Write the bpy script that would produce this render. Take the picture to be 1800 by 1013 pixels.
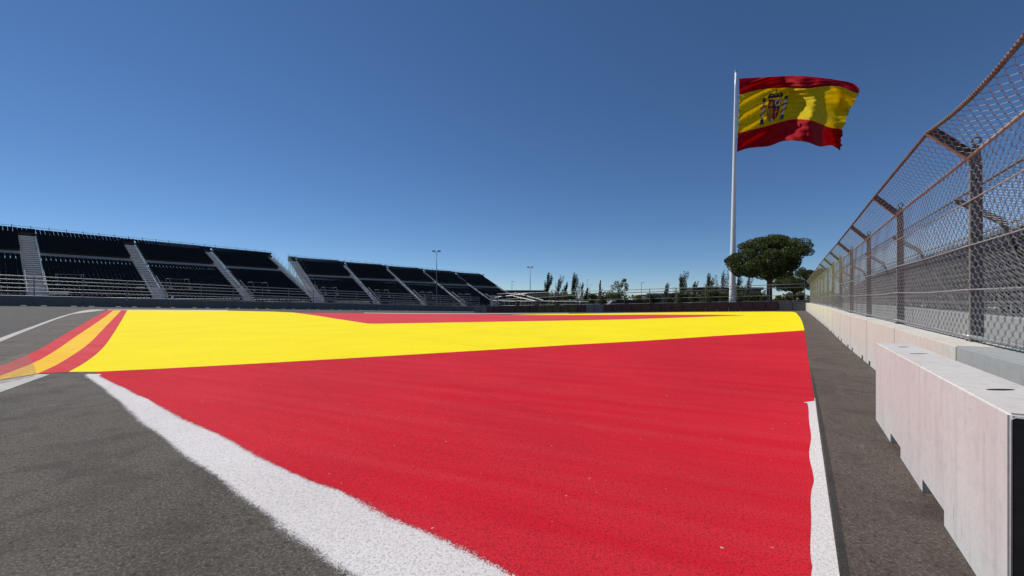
import bpy, bmesh, math, random
import numpy as np
from mathutils import Vector, Matrix

random.seed(7); RNG = np.random.default_rng(7)
for o in list(bpy.data.objects): bpy.data.objects.remove(o)
SC = bpy.context.scene
COL = SC.collection

# ---------------------------------------------------------------- camera
EYE, FPX, CX, HY = 1.5, 690.0, 900.0, 531.0       # eye height, focal length in px of an 1800 px wide picture
cam_d = bpy.data.cameras.new('camera'); cam = bpy.data.objects.new('camera', cam_d); COL.objects.link(cam)
cam.location = (0, 0, EYE); cam.rotation_euler = (math.radians(90), 0, 0)
cam_d.sensor_width = 36; cam_d.lens = 36*FPX/1800; cam_d.shift_y = (HY-506.5)/1800
cam_d.clip_start = 0.05; cam_d.clip_end = 9000
SC.camera = cam
# ---------------------------------------------------------------- sky and sun
SUN_EL, SUN_AZ = 52.0, -56.0                       # azimuth measured from +Y (view direction) clockwise
w = bpy.data.worlds.new('World'); SC.world = w; w.use_nodes = True
nt = w.node_tree; bg = nt.nodes['Background']
sky = nt.nodes.new('ShaderNodeTexSky'); sky.sky_type = 'NISHITA'; sky.sun_disc = False
sky.sun_elevation = math.radians(SUN_EL); sky.sun_rotation = math.radians(SUN_AZ)
sky.altitude = 2500; sky.air_density = 1.0; sky.dust_density = 0.0; sky.ozone_density = 6
hs = nt.nodes.new('ShaderNodeHueSaturation'); hs.inputs['Saturation'].default_value = 1.08
nt.links.new(sky.outputs[0], hs.inputs['Color']); nt.links.new(hs.outputs[0], bg.inputs[0]); bg.inputs[1].default_value = 0.087
sl = bpy.data.lights.new('sun', 'SUN'); sl.energy = 4.4; sl.angle = math.radians(0.5); sl.color = (1, .95, .875)
so = bpy.data.objects.new('sun', sl); COL.objects.link(so)
a, e = math.radians(SUN_AZ), math.radians(SUN_EL)
sv = Vector((math.sin(a)*math.cos(e), math.cos(a)*math.cos(e), math.sin(e)))
so.rotation_euler = sv.to_track_quat('Z', 'Y').to_euler()
SC.view_settings.view_transform = 'Standard'; SC.view_settings.look = 'None'
SC.view_settings.exposure = 0.0; SC.view_settings.gamma = 1.0

# ---------------------------------------------------------------- helpers
def tag(o, label=None, cat=None, group=None, kind=None):
    if label: o['label'] = label
    if cat: o['category'] = cat
    if group: o['group'] = group
    if kind: o['kind'] = kind
    return o
def empty(name, loc=(0,0,0), label=None, cat=None, group=None, rz=0):
    o = bpy.data.objects.new(name, None); COL.objects.link(o); o.location = loc; o.rotation_euler[2] = rz
    o.empty_display_size = .2
    return tag(o, label, cat, group)
def rotz(v, a):
    c, s = math.cos(a), math.sin(a); return Vector((v[0]*c-v[1]*s, v[0]*s+v[1]*c, v[2]))

class MB:
    """collects shapes and links them as one mesh object"""
    def __init__(s): s.v = []; s.f = []; s.smooth = False
    def add(s, vs, fs):
        b = len(s.v); s.v += [tuple(v) for v in vs]; s.f += [tuple(i+b for i in f) for f in fs]
    def box(s, p0, p1):
        (x0,y0,z0),(x1,y1,z1) = p0, p1
        s.add([(x0,y0,z0),(x1,y0,z0),(x1,y1,z0),(x0,y1,z0),(x0,y0,z1),(x1,y0,z1),(x1,y1,z1),(x0,y1,z1)],
              [(0,3,2,1),(4,5,6,7),(0,1,5,4),(1,2,6,5),(2,3,7,6),(3,0,4,7)])
    def obox(s, c, U, V, W):
        """box round centre c with half vectors U V W"""
        c, U, V, W = map(Vector, (c, U, V, W))
        s.add([c-U-V-W, c+U-V-W, c+U+V-W, c-U+V-W, c-U-V+W, c+U-V+W, c+U+V+W, c-U+V+W],
              [(0,3,2,1),(4,5,6,7),(0,1,5,4),(1,2,6,5),(2,3,7,6),(3,0,4,7)])
    def tube(s, pts, r, n=6, cap=True, r1=None):
        pts = [Vector(p) for p in pts]; m = len(pts); rings = []
        for i, p in enumerate(pts):
            t = (pts[min(i+1, m-1)] - pts[max(i-1, 0)])
            if t.length < 1e-9: t = Vector((0,0,1))
            t.normalize()
            ref = Vector((0,0,1)) if abs(t.z) < .9 else Vector((1,0,0))
            a_ = t.cross(ref).normalized(); b_ = t.cross(a_)
            rr = r if r1 is None else r + (r1-r)*i/max(1, m-1)
            if isinstance(r, (list, tuple)): rr = r[i]
            rings.append([p + (a_*math.cos(2*math.pi*k/n) + b_*math.sin(2*math.pi*k/n))*rr for k in range(n)])
        vs = [v for rg in rings for v in rg]; fs = []
        for i in range(m-1):
            for k in range(n):
                fs.append((i*n+k, i*n+(k+1) % n, (i+1)*n+(k+1) % n, (i+1)*n+k))
        if cap: fs.append(tuple(reversed(range(n)))); fs.append(tuple((m-1)*n+k for k in range(n)))
        s.add(vs, fs)
    def prism(s, pts, ext):
        """flat polygon pts (3D) extruded by vector ext"""
        n = len(pts); pts = [Vector(p) for p in pts]; ext = Vector(ext)
        s.add(pts + [p+ext for p in pts], [tuple(range(n)), tuple(n+i for i in reversed(range(n)))] +
              [(i, n+i, n+(i+1) % n, (i+1) % n) for i in range(n)])
    def build(s, name, mat, parent=None, bevel=0, smooth=False, loc=None):
        me = bpy.data.meshes.new(name); me.from_pydata(s.v, [], s.f)
        bm = bmesh.new(); bm.from_mesh(me); bmesh.ops.recalc_face_normals(bm, faces=bm.faces)
        if bevel: bmesh.ops.bevel(bm, geom=bm.edges[:], offset=bevel, segments=2, affect='EDGES', clamp_overlap=True)
        bm.to_mesh(me); bm.free()
        if smooth: me.polygons.foreach_set('use_smooth', [True]*len(me.polygons))
        if mat: me.materials.append(mat)
        o = bpy.data.objects.new(name, me); COL.objects.link(o)
        if parent: o.parent = parent
        if loc: o.location = loc
        return o
def copy_tree(o, parent=None):
    c = o.copy(); COL.objects.link(c)
    if parent: c.parent = parent; c.matrix_parent_inverse = o.matrix_parent_inverse.copy()
    for ch in [k for k in bpy.data.objects if k.parent == o]: copy_tree(ch, c)
    return c

# ---------------------------------------------------------------- materials
class NT:
    def __init__(s, name):
        s.m = bpy.data.materials.new(name); s.m.use_nodes = True; s.t = s.m.node_tree
        s.b = s.t.nodes['Principled BSDF']; s.out = s.t.nodes['Material Output']
        s.geo = s.n('ShaderNodeNewGeometry'); s.P = s.geo.outputs['Position']
        s.tc = s.n('ShaderNodeTexCoord'); s.O = s.tc.outputs['Object']
    def n(s, k, **kw):
        x = s.t.nodes.new(k)
        for a_, v in kw.items(): setattr(x, a_, v)
        return x
    def L(s, a_, b_): s.t.links.new(a_, b_)
    def mapp(s, src, scale=(1,1,1), rot=(0,0,0)):
        if any(rot):      # turn first, then stretch
            q = s.n('ShaderNodeMapping'); q.inputs['Rotation'].default_value = rot; s.L(src, q.inputs[0]); src = q.outputs[0]
        m = s.n('ShaderNodeMapping'); m.inputs['Scale'].default_value = scale
        s.L(src, m.inputs[0]); return m.outputs[0]
    def noise(s, src, scale, detail=4, rough=.55, dist=0):
        x = s.n('ShaderNodeTexNoise'); x.inputs['Scale'].default_value = scale; x.inputs['Detail'].default_value = detail
        x.inputs['Roughness'].default_value = rough; x.inputs['Distortion'].default_value = dist
        s.L(src, x.inputs['Vector']); return x.outputs[0]
    def ramp(s, src, stops):
        r = s.n('ShaderNodeValToRGB'); el = r.color_ramp.elements
        while len(el) < len(stops): el.new(.5)
        for i, (p, c) in enumerate(stops):
            el[i].position = p; el[i].color = (*c, 1) if hasattr(c, '__len__') else (c, c, c, 1)
        s.L(src, r.inputs[0]); return r.outputs[0]
    def mix(s, f, a_, b_, mode='MIX'):
        x = s.n('ShaderNodeMix', data_type='RGBA', blend_type=mode)
        for sock, v in ((x.inputs[0], f), (x.inputs[6], a_), (x.inputs[7], b_)):
            if hasattr(v, 'is_linked') or hasattr(v, 'links'): s.L(v, sock)
            elif hasattr(v, '__len__'): sock.default_value = (*v, 1)
            else: sock.default_value = v
        return x.outputs[2]
    def math(s, op, a_, b_=0.0):
        x = s.n('ShaderNodeMath', operation=op)
        for i, v in ((0, a_), (1, b_)):
            if hasattr(v, 'links'): s.L(v, x.inputs[i])
            else: x.inputs[i].default_value = v
        return x.outputs[0]
    def bump(s, h, strength, dist):
        b = s.n('ShaderNodeBump'); b.inputs['Strength'].default_value = strength; b.inputs['Distance'].default_value = dist
        s.L(h, b.inputs['Height']); s.L(b.outputs[0], s.b.inputs['Normal'])
    def base(s, c, rough=.8, metal=0, spec=.3):
        if hasattr(c, 'links'): s.L(c, s.b.inputs['Base Color'])
        else: s.b.inputs['Base Color'].default_value = (*c, 1)
        if hasattr(rough, 'links'): s.L(rough, s.b.inputs['Roughness'])
        else: s.b.inputs['Roughness'].default_value = rough
        s.b.inputs['Metallic'].default_value = metal; s.b.inputs['Specular IOR Level'].default_value = spec
        return s.m

def simple(name, c, rough=.7, metal=0, var=.15, scale=3, spec=.3):
    t = NT(name); n = t.noise(t.O, scale, 5)
    k = t.ramp(n, [(.25, tuple(x*(1-var) for x in c)), (.75, tuple(min(1, x*(1+var)) for x in c))])
    return t.base(k, rough, metal, spec)

def paint_mat(name, base, dark, light, grain=.5, fringe=True):
    """sprayed paint on coarse asphalt: grain with dark pits, long faint streaks, speckled overspray at its fringe"""
    t = NT(name)
    g = t.noise(t.P, 65, 4, .8); g2 = t.noise(t.P, 26, 4, .7)
    st = t.noise(t.mapp(t.P, (.07, 1.1, 1), (0, 0, math.radians(24))), 3.0, 5, .65, .3)
    big = t.noise(t.P, .35, 4, .6)
    c = t.mix(t.ramp(st, [(.38, 0), (.68, .65)]), base, light)
    c = t.mix(t.ramp(big, [(.4, 0), (.7, .22)]), c, dark)
    sk = t.noise(t.mapp(t.P, (.03, 2.2, 1), (0, 0, math.radians(52))), 2.0, 4, .6, .2)
    c = t.mix(t.ramp(sk, [(.60, 0), (.72, .16)]), c, dark)
    c = t.mix(t.ramp(g2, [(.30, grain*.55), (.46, 0)]), c, dark)
    c = t.mix(t.ramp(g, [(.38, grain), (.50, 0)]), c, dark)
    c = t.mix(t.ramp(t.noise(t.P, 16, 2), [(.735, 0), (.76, .5)]), c, (.55, .5, .45))
    t.base(c, .8, 0, .06)
    t.bump(g, .8, .009)
    if fringe:
        at = t.n('ShaderNodeAttribute', attribute_name='edge')
        nn = t.math('ADD', t.math('MULTIPLY', t.noise(t.P, 150, 2, .7), 1.7), t.math('MULTIPLY', t.noise(t.P, 12, 3), .5))
        # keep paint where noise > edge
        k = t.math('GREATER_THAN', t.math('ADD', nn, -.60), at.outputs['Fac'])
        tr = t.n('ShaderNodeBsdfTransparent'); mx = t.n('ShaderNodeMixShader')
        t.L(k, mx.inputs[0]); t.L(tr.outputs[0], mx.inputs[1]); t.L(t.b.outputs[0], mx.inputs[2]); t.L(mx.outputs[0], t.out.inputs[0])
    return t.m

def asphalt(name, c1, c2, tint, grain=.6, light=(.22, .21, .2)):
    t = NT(name)
    g = t.noise(t.P, 62, 4, .8); g2 = t.noise(t.P, 28, 4, .7)
    big = t.noise(t.P, .5, 5, .6, .5); st = t.noise(t.mapp(t.P, (1, .08, 1), (0, 0, math.radians(-35))), 3.0, 4, .6, .5)
    c = t.mix(t.ramp(big, [(.35, 0), (.68, 1)]), c1, c2)
    c = t.mix(t.ramp(st, [(.45, 0), (.75, .45)]), c, tint)
    c = t.mix(t.ramp(g, [(.50, 0), (.66, grain)]), c, light)
    c = t.mix(t.ramp(g2, [(.34, grain*.8), (.47, 0)]), c, (.018, .017, .016))
    sc = t.noise(t.mapp(t.P, (1, .35, 1), (0, 0, math.radians(50))), 1.3, 6, .75, 1.2)
    c = t.mix(t.ramp(sc, [(.60, 0), (.68, .30)]), c, light)
    pt = t.noise(t.P, 1.6, 6, .7, .6)
    c = t.mix(t.ramp(pt, [(.38, .45), (.52, 0)]), c, tuple(x*.55 for x in c1))
    t.base(c, .85, 0, .2); t.bump(g, 1.0, .012)
    return t.m

M = {}
M['asphalt'] = asphalt('asphalt', (.074,.065,.053), (.108,.097,.082), (.100,.080,.066), .95, (.30,.28,.25))
M['track'] = asphalt('track_asphalt', (.066,.064,.062), (.080,.078,.075), (.058,.056,.054), .4, (.17,.17,.16))
M['asphalt_warm'] = asphalt('warm_asphalt', (.092,.070,.056), (.118,.092,.075), (.082,.063,.050), .95)
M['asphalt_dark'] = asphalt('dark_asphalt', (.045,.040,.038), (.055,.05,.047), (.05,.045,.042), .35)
M['red'] = paint_mat('red_paint', (.64,.014,.030), (.20,.010,.018), (.66,.040,.055), .76)
M['red_far'] = paint_mat('red_stripe_paint', (.62,.050,.065), (.35,.03,.04), (.68,.10,.11), .3)
M['yellow'] = paint_mat('yellow_paint', (.90,.76,.010), (.62,.48,.010), (.92,.74,.02), .4)
M['orange'] = paint_mat('orange_paint', (.90,.54,.035), (.5,.28,.03), (.90,.60,.08), .35)
M['white'] = paint_mat('white_paint', (.74,.71,.71), (.30,.28,.28), (.70,.66,.65), .75)
M['line'] = paint_mat('line_paint', (.50,.49,.46), (.25,.24,.22), (.6,.58,.55), .4)

def concrete(name, c, stain, amount=.6, streak=(.3,.28,.26)):
    t = NT(name)
    s = t.noise(t.mapp(t.O, (5, 5, .45)), 2.2, 5, .6, .3)
    b = t.noise(t.O, .8, 3, .5, .4); f = t.noise(t.O, 60, 3, .6); g = t.noise(t.O, 9, 6, .65)
    k = t.mix(t.ramp(b, [(.38, 0), (.60, amount)]), c, stain)
    k = t.mix(t.ramp(s, [(.5, 0), (.75, .5)]), k, streak)
    k = t.mix(t.ramp(g, [(.3, .3), (.5, 0)]), k, tuple(x*.6 for x in c))
    k = t.mix(t.ramp(f, [(.27, .5), (.36, 0)]), k, tuple(x*.45 for x in c))
    dr = t.noise(t.mapp(t.O, (14, 14, 1.1)), 2.0, 4, .7, .2); ms = t.noise(t.O, 1.7, 3)
    k = t.mix(t.math('MULTIPLY', t.ramp(dr, [(.60, 0), (.68, .6)]), t.ramp(ms, [(.5, 0), (.62, 1)])), k, tuple(x*.5 for x in streak))
    vo = t.n('ShaderNodeTexVoronoi'); vo.inputs['Scale'].default_value = 26; t.L(t.O, vo.inputs['Vector'])
    k = t.mix(t.ramp(vo.outputs['Distance'], [(.05, .55), (.10, 0)]), k, tuple(x*.35 for x in c))
    t.base(k, .85, 0, .2); t.bump(g, .35, .012)
    return t.m
M['conc_pink'] = concrete('pink_stained_concrete', (.57,.565,.545), (.52,.47,.46), .6, (.38,.355,.35))
M['conc'] = concrete('pale_concrete', (.60,.58,.53), (.56,.51,.44), .4, (.42,.40,.36))
M['conc_grey'] = concrete('grey_concrete', (.34,.36,.36), (.40,.38,.36), .4, (.26,.27,.27))
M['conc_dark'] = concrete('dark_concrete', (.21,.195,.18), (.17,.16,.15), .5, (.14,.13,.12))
M['brown'] = concrete('maroon_barrier_cover', (.135,.070,.065), (.10,.055,.05), .6, (.09,.055,.05))
M['olive'] = concrete('olive_barrier_cover', (.16,.125,.055), (.11,.09,.05), .6, (.09,.075,.05))
M['conc_mid'] = concrete('mid_grey_barrier', (.24,.23,.23), (.17,.165,.165), .6, (.13,.125,.12))
M['rubber'] = simple('black_rubber', (.040,.037,.034), .7, 0, .3, 12)
M['hole'] = simple('dark_recess', (.02,.018,.016), .95)
M['steel'] = simple('galvanised_steel', (.20,.205,.215), .5, .55, .25, 8, .5)
M['steel_light'] = simple('bright_galvanised_steel', (.42,.43,.44), .45, .4, .15, 6, .5)
M['wire'] = simple('galvanised_wire', (.34,.345,.345), .5, .35, .15, 30, .5)
def rusty(name, c, r, amt):
    t = NT(name); n = t.noise(t.O, 7, 6, .7, .4)
    k = t.mix(t.ramp(n, [(.42, 0), (.62, amt)]), c, r)
    t.base(k, .65, .15, .4); t.bump(n, .2, .004); return t.m
M['rust'] = rusty('rust_spotted_pipe', (.42,.39,.34), (.25,.20,.165), .6)
M['rust_pipe'] = rusty('rusty_pipe', (.26,.22,.19), (.16,.115,.09), .6)
M['rust_dark'] = rusty('dark_rusty_steel', (.085,.08,.082), (.15,.085,.065), .5)
M['post'] = rusty('weathered_dark_steel', (.20,.21,.195), (.17,.16,.145), .3)
M['seat'] = simple('black_plastic_seat', (.010,.0095,.009), .5, 0, .3, 20, .25)
M['tread'] = simple('aluminium_tread', (.60,.585,.565), .6, .1, .12, 3)
M['deck'] = simple('dark_deck', (.06,.058,.056), .8)
M['walk'] = simple('walkway_fascia', (.42,.40,.38), .7, .1)
M['scaf'] = simple('scaffold_tube', (.40,.44,.46), .45, .45, .15, 4, .5)
M['pole'] = simple('white_pole_paint', (.86,.84,.83), .35, 0, .04, 1, .5)
M['white_metal'] = simple('white_metal', (.7,.7,.7), .4, 0, .05)
M['bark'] = rusty('pine_bark', (.13,.085,.065), (.20,.09,.06), .8)
M['bark_dark'] = simple('dark_bark', (.06,.05,.042), .9, 0, .3, 5)
def leafm(name, c1, c2, tl=.25):
    t = NT(name)
    oi = t.n('ShaderNodeObjectInfo')
    n = t.noise(t.P, .9, 3, .6); n2 = t.noise(t.P, 9, 2)
    k = t.mix(t.ramp(n, [(.3, 0), (.7, 1)]), c1, c2)
    k = t.mix(t.ramp(n2, [(.35, .35), (.6, 0)]), k, tuple(x*.5 for x in c1))
    t.base(k, .7, 0, .2)
    tr = t.n('ShaderNodeBsdfTranslucent'); t.L(k, tr.inputs[0]); mx = t.n('ShaderNodeMixShader'); mx.inputs[0].default_value = tl
    t.L(t.b.outputs[0], mx.inputs[1]); t.L(tr.outputs[0], mx.inputs[2]); t.L(mx.outputs[0], t.out.inputs[0])
    return t.m
M['pine'] = leafm('pine_needles', (.060,.080,.022), (.140,.160,.050))
M['poplar'] = leafm('poplar_leaves', (.065,.095,.042), (.11,.145,.065))
M['poplar_grey'] = leafm('grey_poplar_leaves', (.11,.13,.12), (.16,.18,.16))
M['young'] = leafm('young_yellowish_leaves', (.12,.15,.04), (.20,.22,.07))
M['bush'] = leafm('bush_leaves', (.060,.080,.028), (.115,.130,.050))
M['bush2'] = leafm('olive_bush_leaves', (.10,.11,.045), (.17,.175,.07))
M['roof'] = simple('dark_roof', (.045,.045,.05), .8); M['wall'] = simple('grey_render', (.20,.19,.18), .85)
M['wallw'] = simple('white_canopy', (.70,.72,.75), .5)
M['glass'] = simple('dark_glass', (.02,.025,.03), .12, 0, .1, 2, .6)
M['truck'] = simple('dark_maroon_paint', (.035,.014,.014), .35, 0, .2, 2, .5)

# ---------------------------------------------------------------- lie of the land
TH = math.atan(493/690.); FD = Vector((math.sin(TH), math.cos(TH), 0)); FN = Vector((math.cos(TH), -math.sin(TH), 0))
def FP(s, D, z=0): return FD*s + FN*D + Vector((0, 0, z))       # s along the fence, D metres to its right
CTRL = [(-4,0,0),(4,0,0),(0,5,0),(-6,6,0),(6,6,0),(0,14,0),(-10,12,0),(-20,15,.02),(10,14,.04),(0,-10,0),(-15,-5,0),(8,-8,0),
        (7.2,8,.04),(16,20,.17),(26,34.5,.27),(37.5,50,.35),(39,52,.35),(20.6,61.8,-.085),(5,70,-.40),(-7.5,76.7,-.62),
        (-65.7,38.5,1.22),(-57.5,47.2,.98),(-46.5,58.9,.55),(-35.5,70.5,.12),(-21.8,85,-.40),(-8.1,99.6,-.88),(3,112,-1.1),
        (0,38,.0),(-20,38,.10),(20,38,.14),(-38,30,.42),(-8,58,-.12),(-85,60,1.3),(-60,85,.6),(50,70,.3),(30,90,-.3),(-60,20,.75)]
CP = np.array(CTRL, float); _xy = CP[:, :2]/50
def _U(r2): return np.where(r2 > 1e-12, r2*np.log(np.maximum(r2, 1e-12)), 0)
_n = len(CP); _K = _U(((_xy[:, None]-_xy[None])**2).sum(-1)) + np.eye(_n)*2e-3
_P = np.c_[np.ones(_n), _xy]; _A = np.block([[_K, _P], [_P.T, np.zeros((3, 3))]])
_W = np.linalg.solve(_A, np.r_[CP[:, 2], 0, 0, 0])
def HH(x, y):
    x = np.asarray(x, float); y = np.asarray(y, float)
    xc = np.clip(x, -80, 55)/50; yc = np.clip(y, -10, 110)/50
    r2 = (xc[..., None]-_xy[:, 0])**2 + (yc[..., None]-_xy[:, 1])**2
    z = _U(r2) @ _W[:_n] + _W[_n] + _W[_n+1]*xc + _W[_n+2]*yc
    d = np.maximum(np.hypot(x, y-40)-130, 0); f = 1/(1+(d/150)**2)
    return z*f + (1-f)*(-1.0)
def H(x, y): return float(HH(x, y))
_T = np.r_[np.arange(.4, 12, .02), np.arange(12, 130, .05)]
def G(px, Y, ymax=130):
    """where the sight line through picture point (px, Y) meets the ground"""
    kx = (px-CX)/FPX; kz = (HY-Y)/FPX
    t = _T[_T < ymax]; d = EYE + kz*t - HH(kx*t, t)
    i = np.argmax(d <= 0)
    if d[i] > 0: i = int(np.argmin(d)); return (kx*t[i], t[i])
    if i == 0: return (kx*t[0], t[0])
    q = d[i-1]/(d[i-1]-d[i]); tt = t[i-1]+(t[i]-t[i-1])*q
    return (kx*tt, tt)

def structure(o): o['kind'] = 'structure'; return o
# ground: one sheet, dense near, coarse far
def axis(lo, hi, far):
    a_ = list(np.arange(lo, hi+.1, 1.0)); st = 2.0; x = hi
    r = []
    while x < far: x += st; st *= 1.35; r.append(x)
    st = 2.0; x = lo; l = []
    while x > -far: x -= st; st *= 1.35; l.append(x)
    return np.array(l[::-1] + a_ + r)
gx = axis(-70, 50, 5000); gy = axis(-12, 112, 5000)
X, Y_ = np.meshgrid(gx, gy); Z = HH(X, Y_)
me = bpy.data.meshes.new('ground')
nv = X.size; nxx = len(gx)
idx = np.arange(nv).reshape(X.shape)
fs = np.stack([idx[:-1, :-1], idx[:-1, 1:], idx[1:, 1:], idx[1:, :-1]], -1).reshape(-1, 4)
me.from_pydata(np.stack([X, Y_, Z], -1).reshape(-1, 3).tolist(), [], fs.tolist())
me.polygons.foreach_set('use_smooth', [True]*len(me.polygons)); me.materials.append(M['asphalt'])
g = bpy.data.objects.new('ground', me); COL.objects.link(g); structure(g)

def catmull(pts, n=6):
    p = [np.array(q, float) for q in pts]; out = []
    for i in range(len(p)-1):
        p0 = p[max(i-1, 0)]; p1 = p[i]; p2 = p[i+1]; p3 = p[min(i+2, len(p)-1)]
        for k in range(n):
            t = k/n
            out.append(.5*((2*p1) + (-p0+p2)*t + (2*p0-5*p1+4*p2-p3)*t*t + (-p0+3*p1-3*p2+p3)*t**3))
    out.append(p[-1]); return [tuple(q) for q in out]
def sheet(name, poly, mat, off, step=1.0):
    """flat paint or paving laid over the ground: poly in ground xy"""
    bm = bmesh.new(); vs = []
    last = None
    for x, y in poly:
        if last is None or abs(x-last[0])+abs(y-last[1]) > 1e-4: vs.append(bm.verts.new((x, y, 0))); last = (x, y)
    f = bm.faces.new(vs); bmesh.ops.triangulate(bm, faces=[f])
    xs = [p[0] for p in poly]; ys = [p[1] for p in poly]
    for ax, lo, hi in ((0, min(xs), max(xs)), (1, min(ys), max(ys))):
        k = math.ceil(lo/step)*step
        while k < hi:
            co = [0,0,0]; co[ax] = k; no = [0,0,0]; no[ax] = 1
            bmesh.ops.bisect_plane(bm, geom=bm.verts[:]+bm.edges[:]+bm.faces[:], plane_co=co, plane_no=no, dist=1e-5)
            k += step
    bmesh.ops.triangulate(bm, faces=[f for f in bm.faces if len(f.verts) > 4])
    bmesh.ops.recalc_face_normals(bm, faces=bm.faces)
    V = np.array([v.co[:] for v in bm.verts]); zz = HH(V[:, 0], V[:, 1]) + off*.45 + .00025*np.maximum(0, np.hypot(V[:, 0], V[:, 1])-7)
    for v, z in zip(bm.verts, zz): v.co.z = z
    for f in bm.faces:
        if f.normal.z < 0: f.normal_flip()
    m = bpy.data.meshes.new(name); bm.to_mesh(m); bm.free(); m.materials.append(mat)
    o = bpy.data.objects.new(name, m); COL.objects.link(o); return structure(o)
def fringe_into(o, line, side, width, off):
    """adds a speckled overspray strip along a line of ground points to sheet o"""
    m = o.data; bm = bmesh.new(); bm.from_mesh(m)
    la = bm.verts.layers.float.new('edge')
    L = []
    for i in range(len(line)-1):
        a_ = np.array(line[i]); b_ = np.array(line[i+1]); n = max(1, int(np.linalg.norm(b_-a_)/.12))
        for k in range(n): L.append(a_+(b_-a_)*k/n)
    L.append(np.array(line[-1]))
    prev = None
    for i, p in enumerate(L):
        t = L[min(i+3, len(L)-1)]-L[max(i-3, 0)]; t = t/(np.linalg.norm(t)+1e-9); n = np.array([t[1], -t[0]])*side
        wv = width*(1.2+.35*math.sin(i*.31)*math.sin(i*.11+1)+.12*math.sin(i*.7))
        q0 = p-n*.02; q1 = p+n*wv
        row = []
        for q, ev in ((q0, 0), ((q0+q1)/2, .5), (q1, 1.0)):
            v = bm.verts.new((q[0], q[1], H(q[0], q[1])+off*.45+.00025*max(0, math.hypot(q[0], q[1])-7))); v[la] = ev; row.append(v)
        if prev:
            for k in range(2):
                f = bm.faces.new((prev[k], prev[k+1], row[k+1], row[k]))
                f.normal_update()
                if f.normal.z < 0: f.normal_flip()
        prev = row
    bm.to_mesh(m); bm.free()
def shift(line, d):
    L = [np.array(p) for p in line]; out = []
    for i, p in enumerate(L):
        t = L[min(i+1, len(L)-1)]-L[max(i-1, 0)]; t = t/(np.linalg.norm(t)+1e-9); out.append(tuple(p+np.array([t[1], -t[0]])*d))
    return out
def GP(pts, ymax=130): return [G(x, y, ymax) for x, y in pts]

# track beyond the white edge line (lighter asphalt), up to the wall
line_lo = [(-420,800),(-160,668),(0,601.3),(60,577),(100,561.5),(138,549.6),(160,545.8),(185,545.6)]
yel_top = [(224,545.7),(300,546.1),(400,546.7),(478,548.2),(516,549.8),(613,550.4),(700,551.4),(800,552.2),(900,552.0),(1000,551.6),(1100,550.6),(1204,549.3)]
WD = Vector((math.sin(math.radians(43.3)), math.cos(math.radians(43.3)), 0)); W0 = Vector((-57.5, 47.2, 0))
def WP(s, off=0):   # s metres along left wall, off metres towards the track
    n = Vector((WD.y, -WD.x, 0)); p = W0 + WD*s + n*off; return p
BD = Vector((.883, -.469, 0)).normalized(); B1 = Vector((39.0, 52.0, 0))
def BP(t, off=0):   # t metres left from the fence end along far barrier
    n = Vector((BD.y, -BD.x, 0)); return B1 - BD*t + n*off
tr = [G(x, y, 90) for x, y in catmull(line_lo, 4)] + [G(x, y, 90) for x, y in yel_top]
tr += [tuple(BP(t, .1)[:2]) for t in (22, 35, 52)] + [tuple(WP(s, .1)[:2]) for s in (70, 50, 30, 15, 0, -14)] + [(-69,25),(-69,8)]
sheet('track_surface', tr, M['track'], .004, 2.0)
# warm asphalt lane by the fence
wr = GP(catmull([(1398,549.5),(1412,578),(1425,660),(1433,708),(1452,850),(1477,1013),(1500,1150)], 4), 70)
wr = wr + [tuple(FP(s, 1.5)[:2]) for s in (0, 10, 25, 40, 55)]
sheet('service_lane', wr, M['asphalt_warm'], .004)

# white paint under the red
w_left = catmull([(150,658.5),(190,690),(235,728),(280,765),(325,800),(380,838),(430,880),(480,911),(525,945),(570,980),(615,1010),(690,1060),(800,1130)], 5)
r_left = catmull([(178,659.5),(215,679),(255,698),(320,731),(370,755),(425,782),(480,812),(550,844),(615,867),(700,907),(780,944),(850,977),(900,1004),(1000,1060),(1120,1130)], 5)
gw = shift(GP(w_left), -.04); gr_ = shift(GP(r_left), -.015)
up = GP([(700,980),(900,1130)])
wp = gw + [(.80,.85),(.98,1.02),(.97,1.38)] + GP([(1200,1130),(1010,1010),(800,905),(600,820),(450,752),(330,698),(240,656.5)])
wh = sheet('white_painted_band', wp, M['white'], .006, .5)
fringe_into(wh, gw, 1, .085, .0065)
# white strip on the right
wl_r = [(1432.5,700),(1436,728),(1446,800),(1460,900),(1476,1013),(1494,1130)]
wh2 = sheet('white_painted_edge', GP([(1405,700),(1406,800),(1405,900),(1404,1013),(1403,1130)]) + [(.965,1.36),(1.0,1.04)] + GP(wl_r)[::-1], M['white'], .006, .5)
# red field
low_b = [(168,654.3),(300,647.9),(460,639.2),(620,630),(800,619.3),(1000,606.9),(1122,600.2),(1255,591.3),(1414,581.2)]
r_right_a = [(1414,581.2),(1417,602),(1424,655),(1432,705)]
r_right = catmull([(1419,709),(1419,728),(1422,748),(1426,773),(1425,804),(1429,840),(1430,862),(1427,900),(1423,945),(1420,986),(1424,1013),(1426,1130)], 4)
RR = shift(GP(r_right), .055)
red = GP(low_b) + GP(r_right_a)[1:] + RR + [(.97,1.33)] + gr_[::-1] + GP([(166,655.5)])
ro = sheet('red_painted_field', red, M['red'], .010, .5)
fringe_into(ro, gr_, 1, .085, .0105)
fringe_into(ro, RR, -1, .045, .0105)
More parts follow.
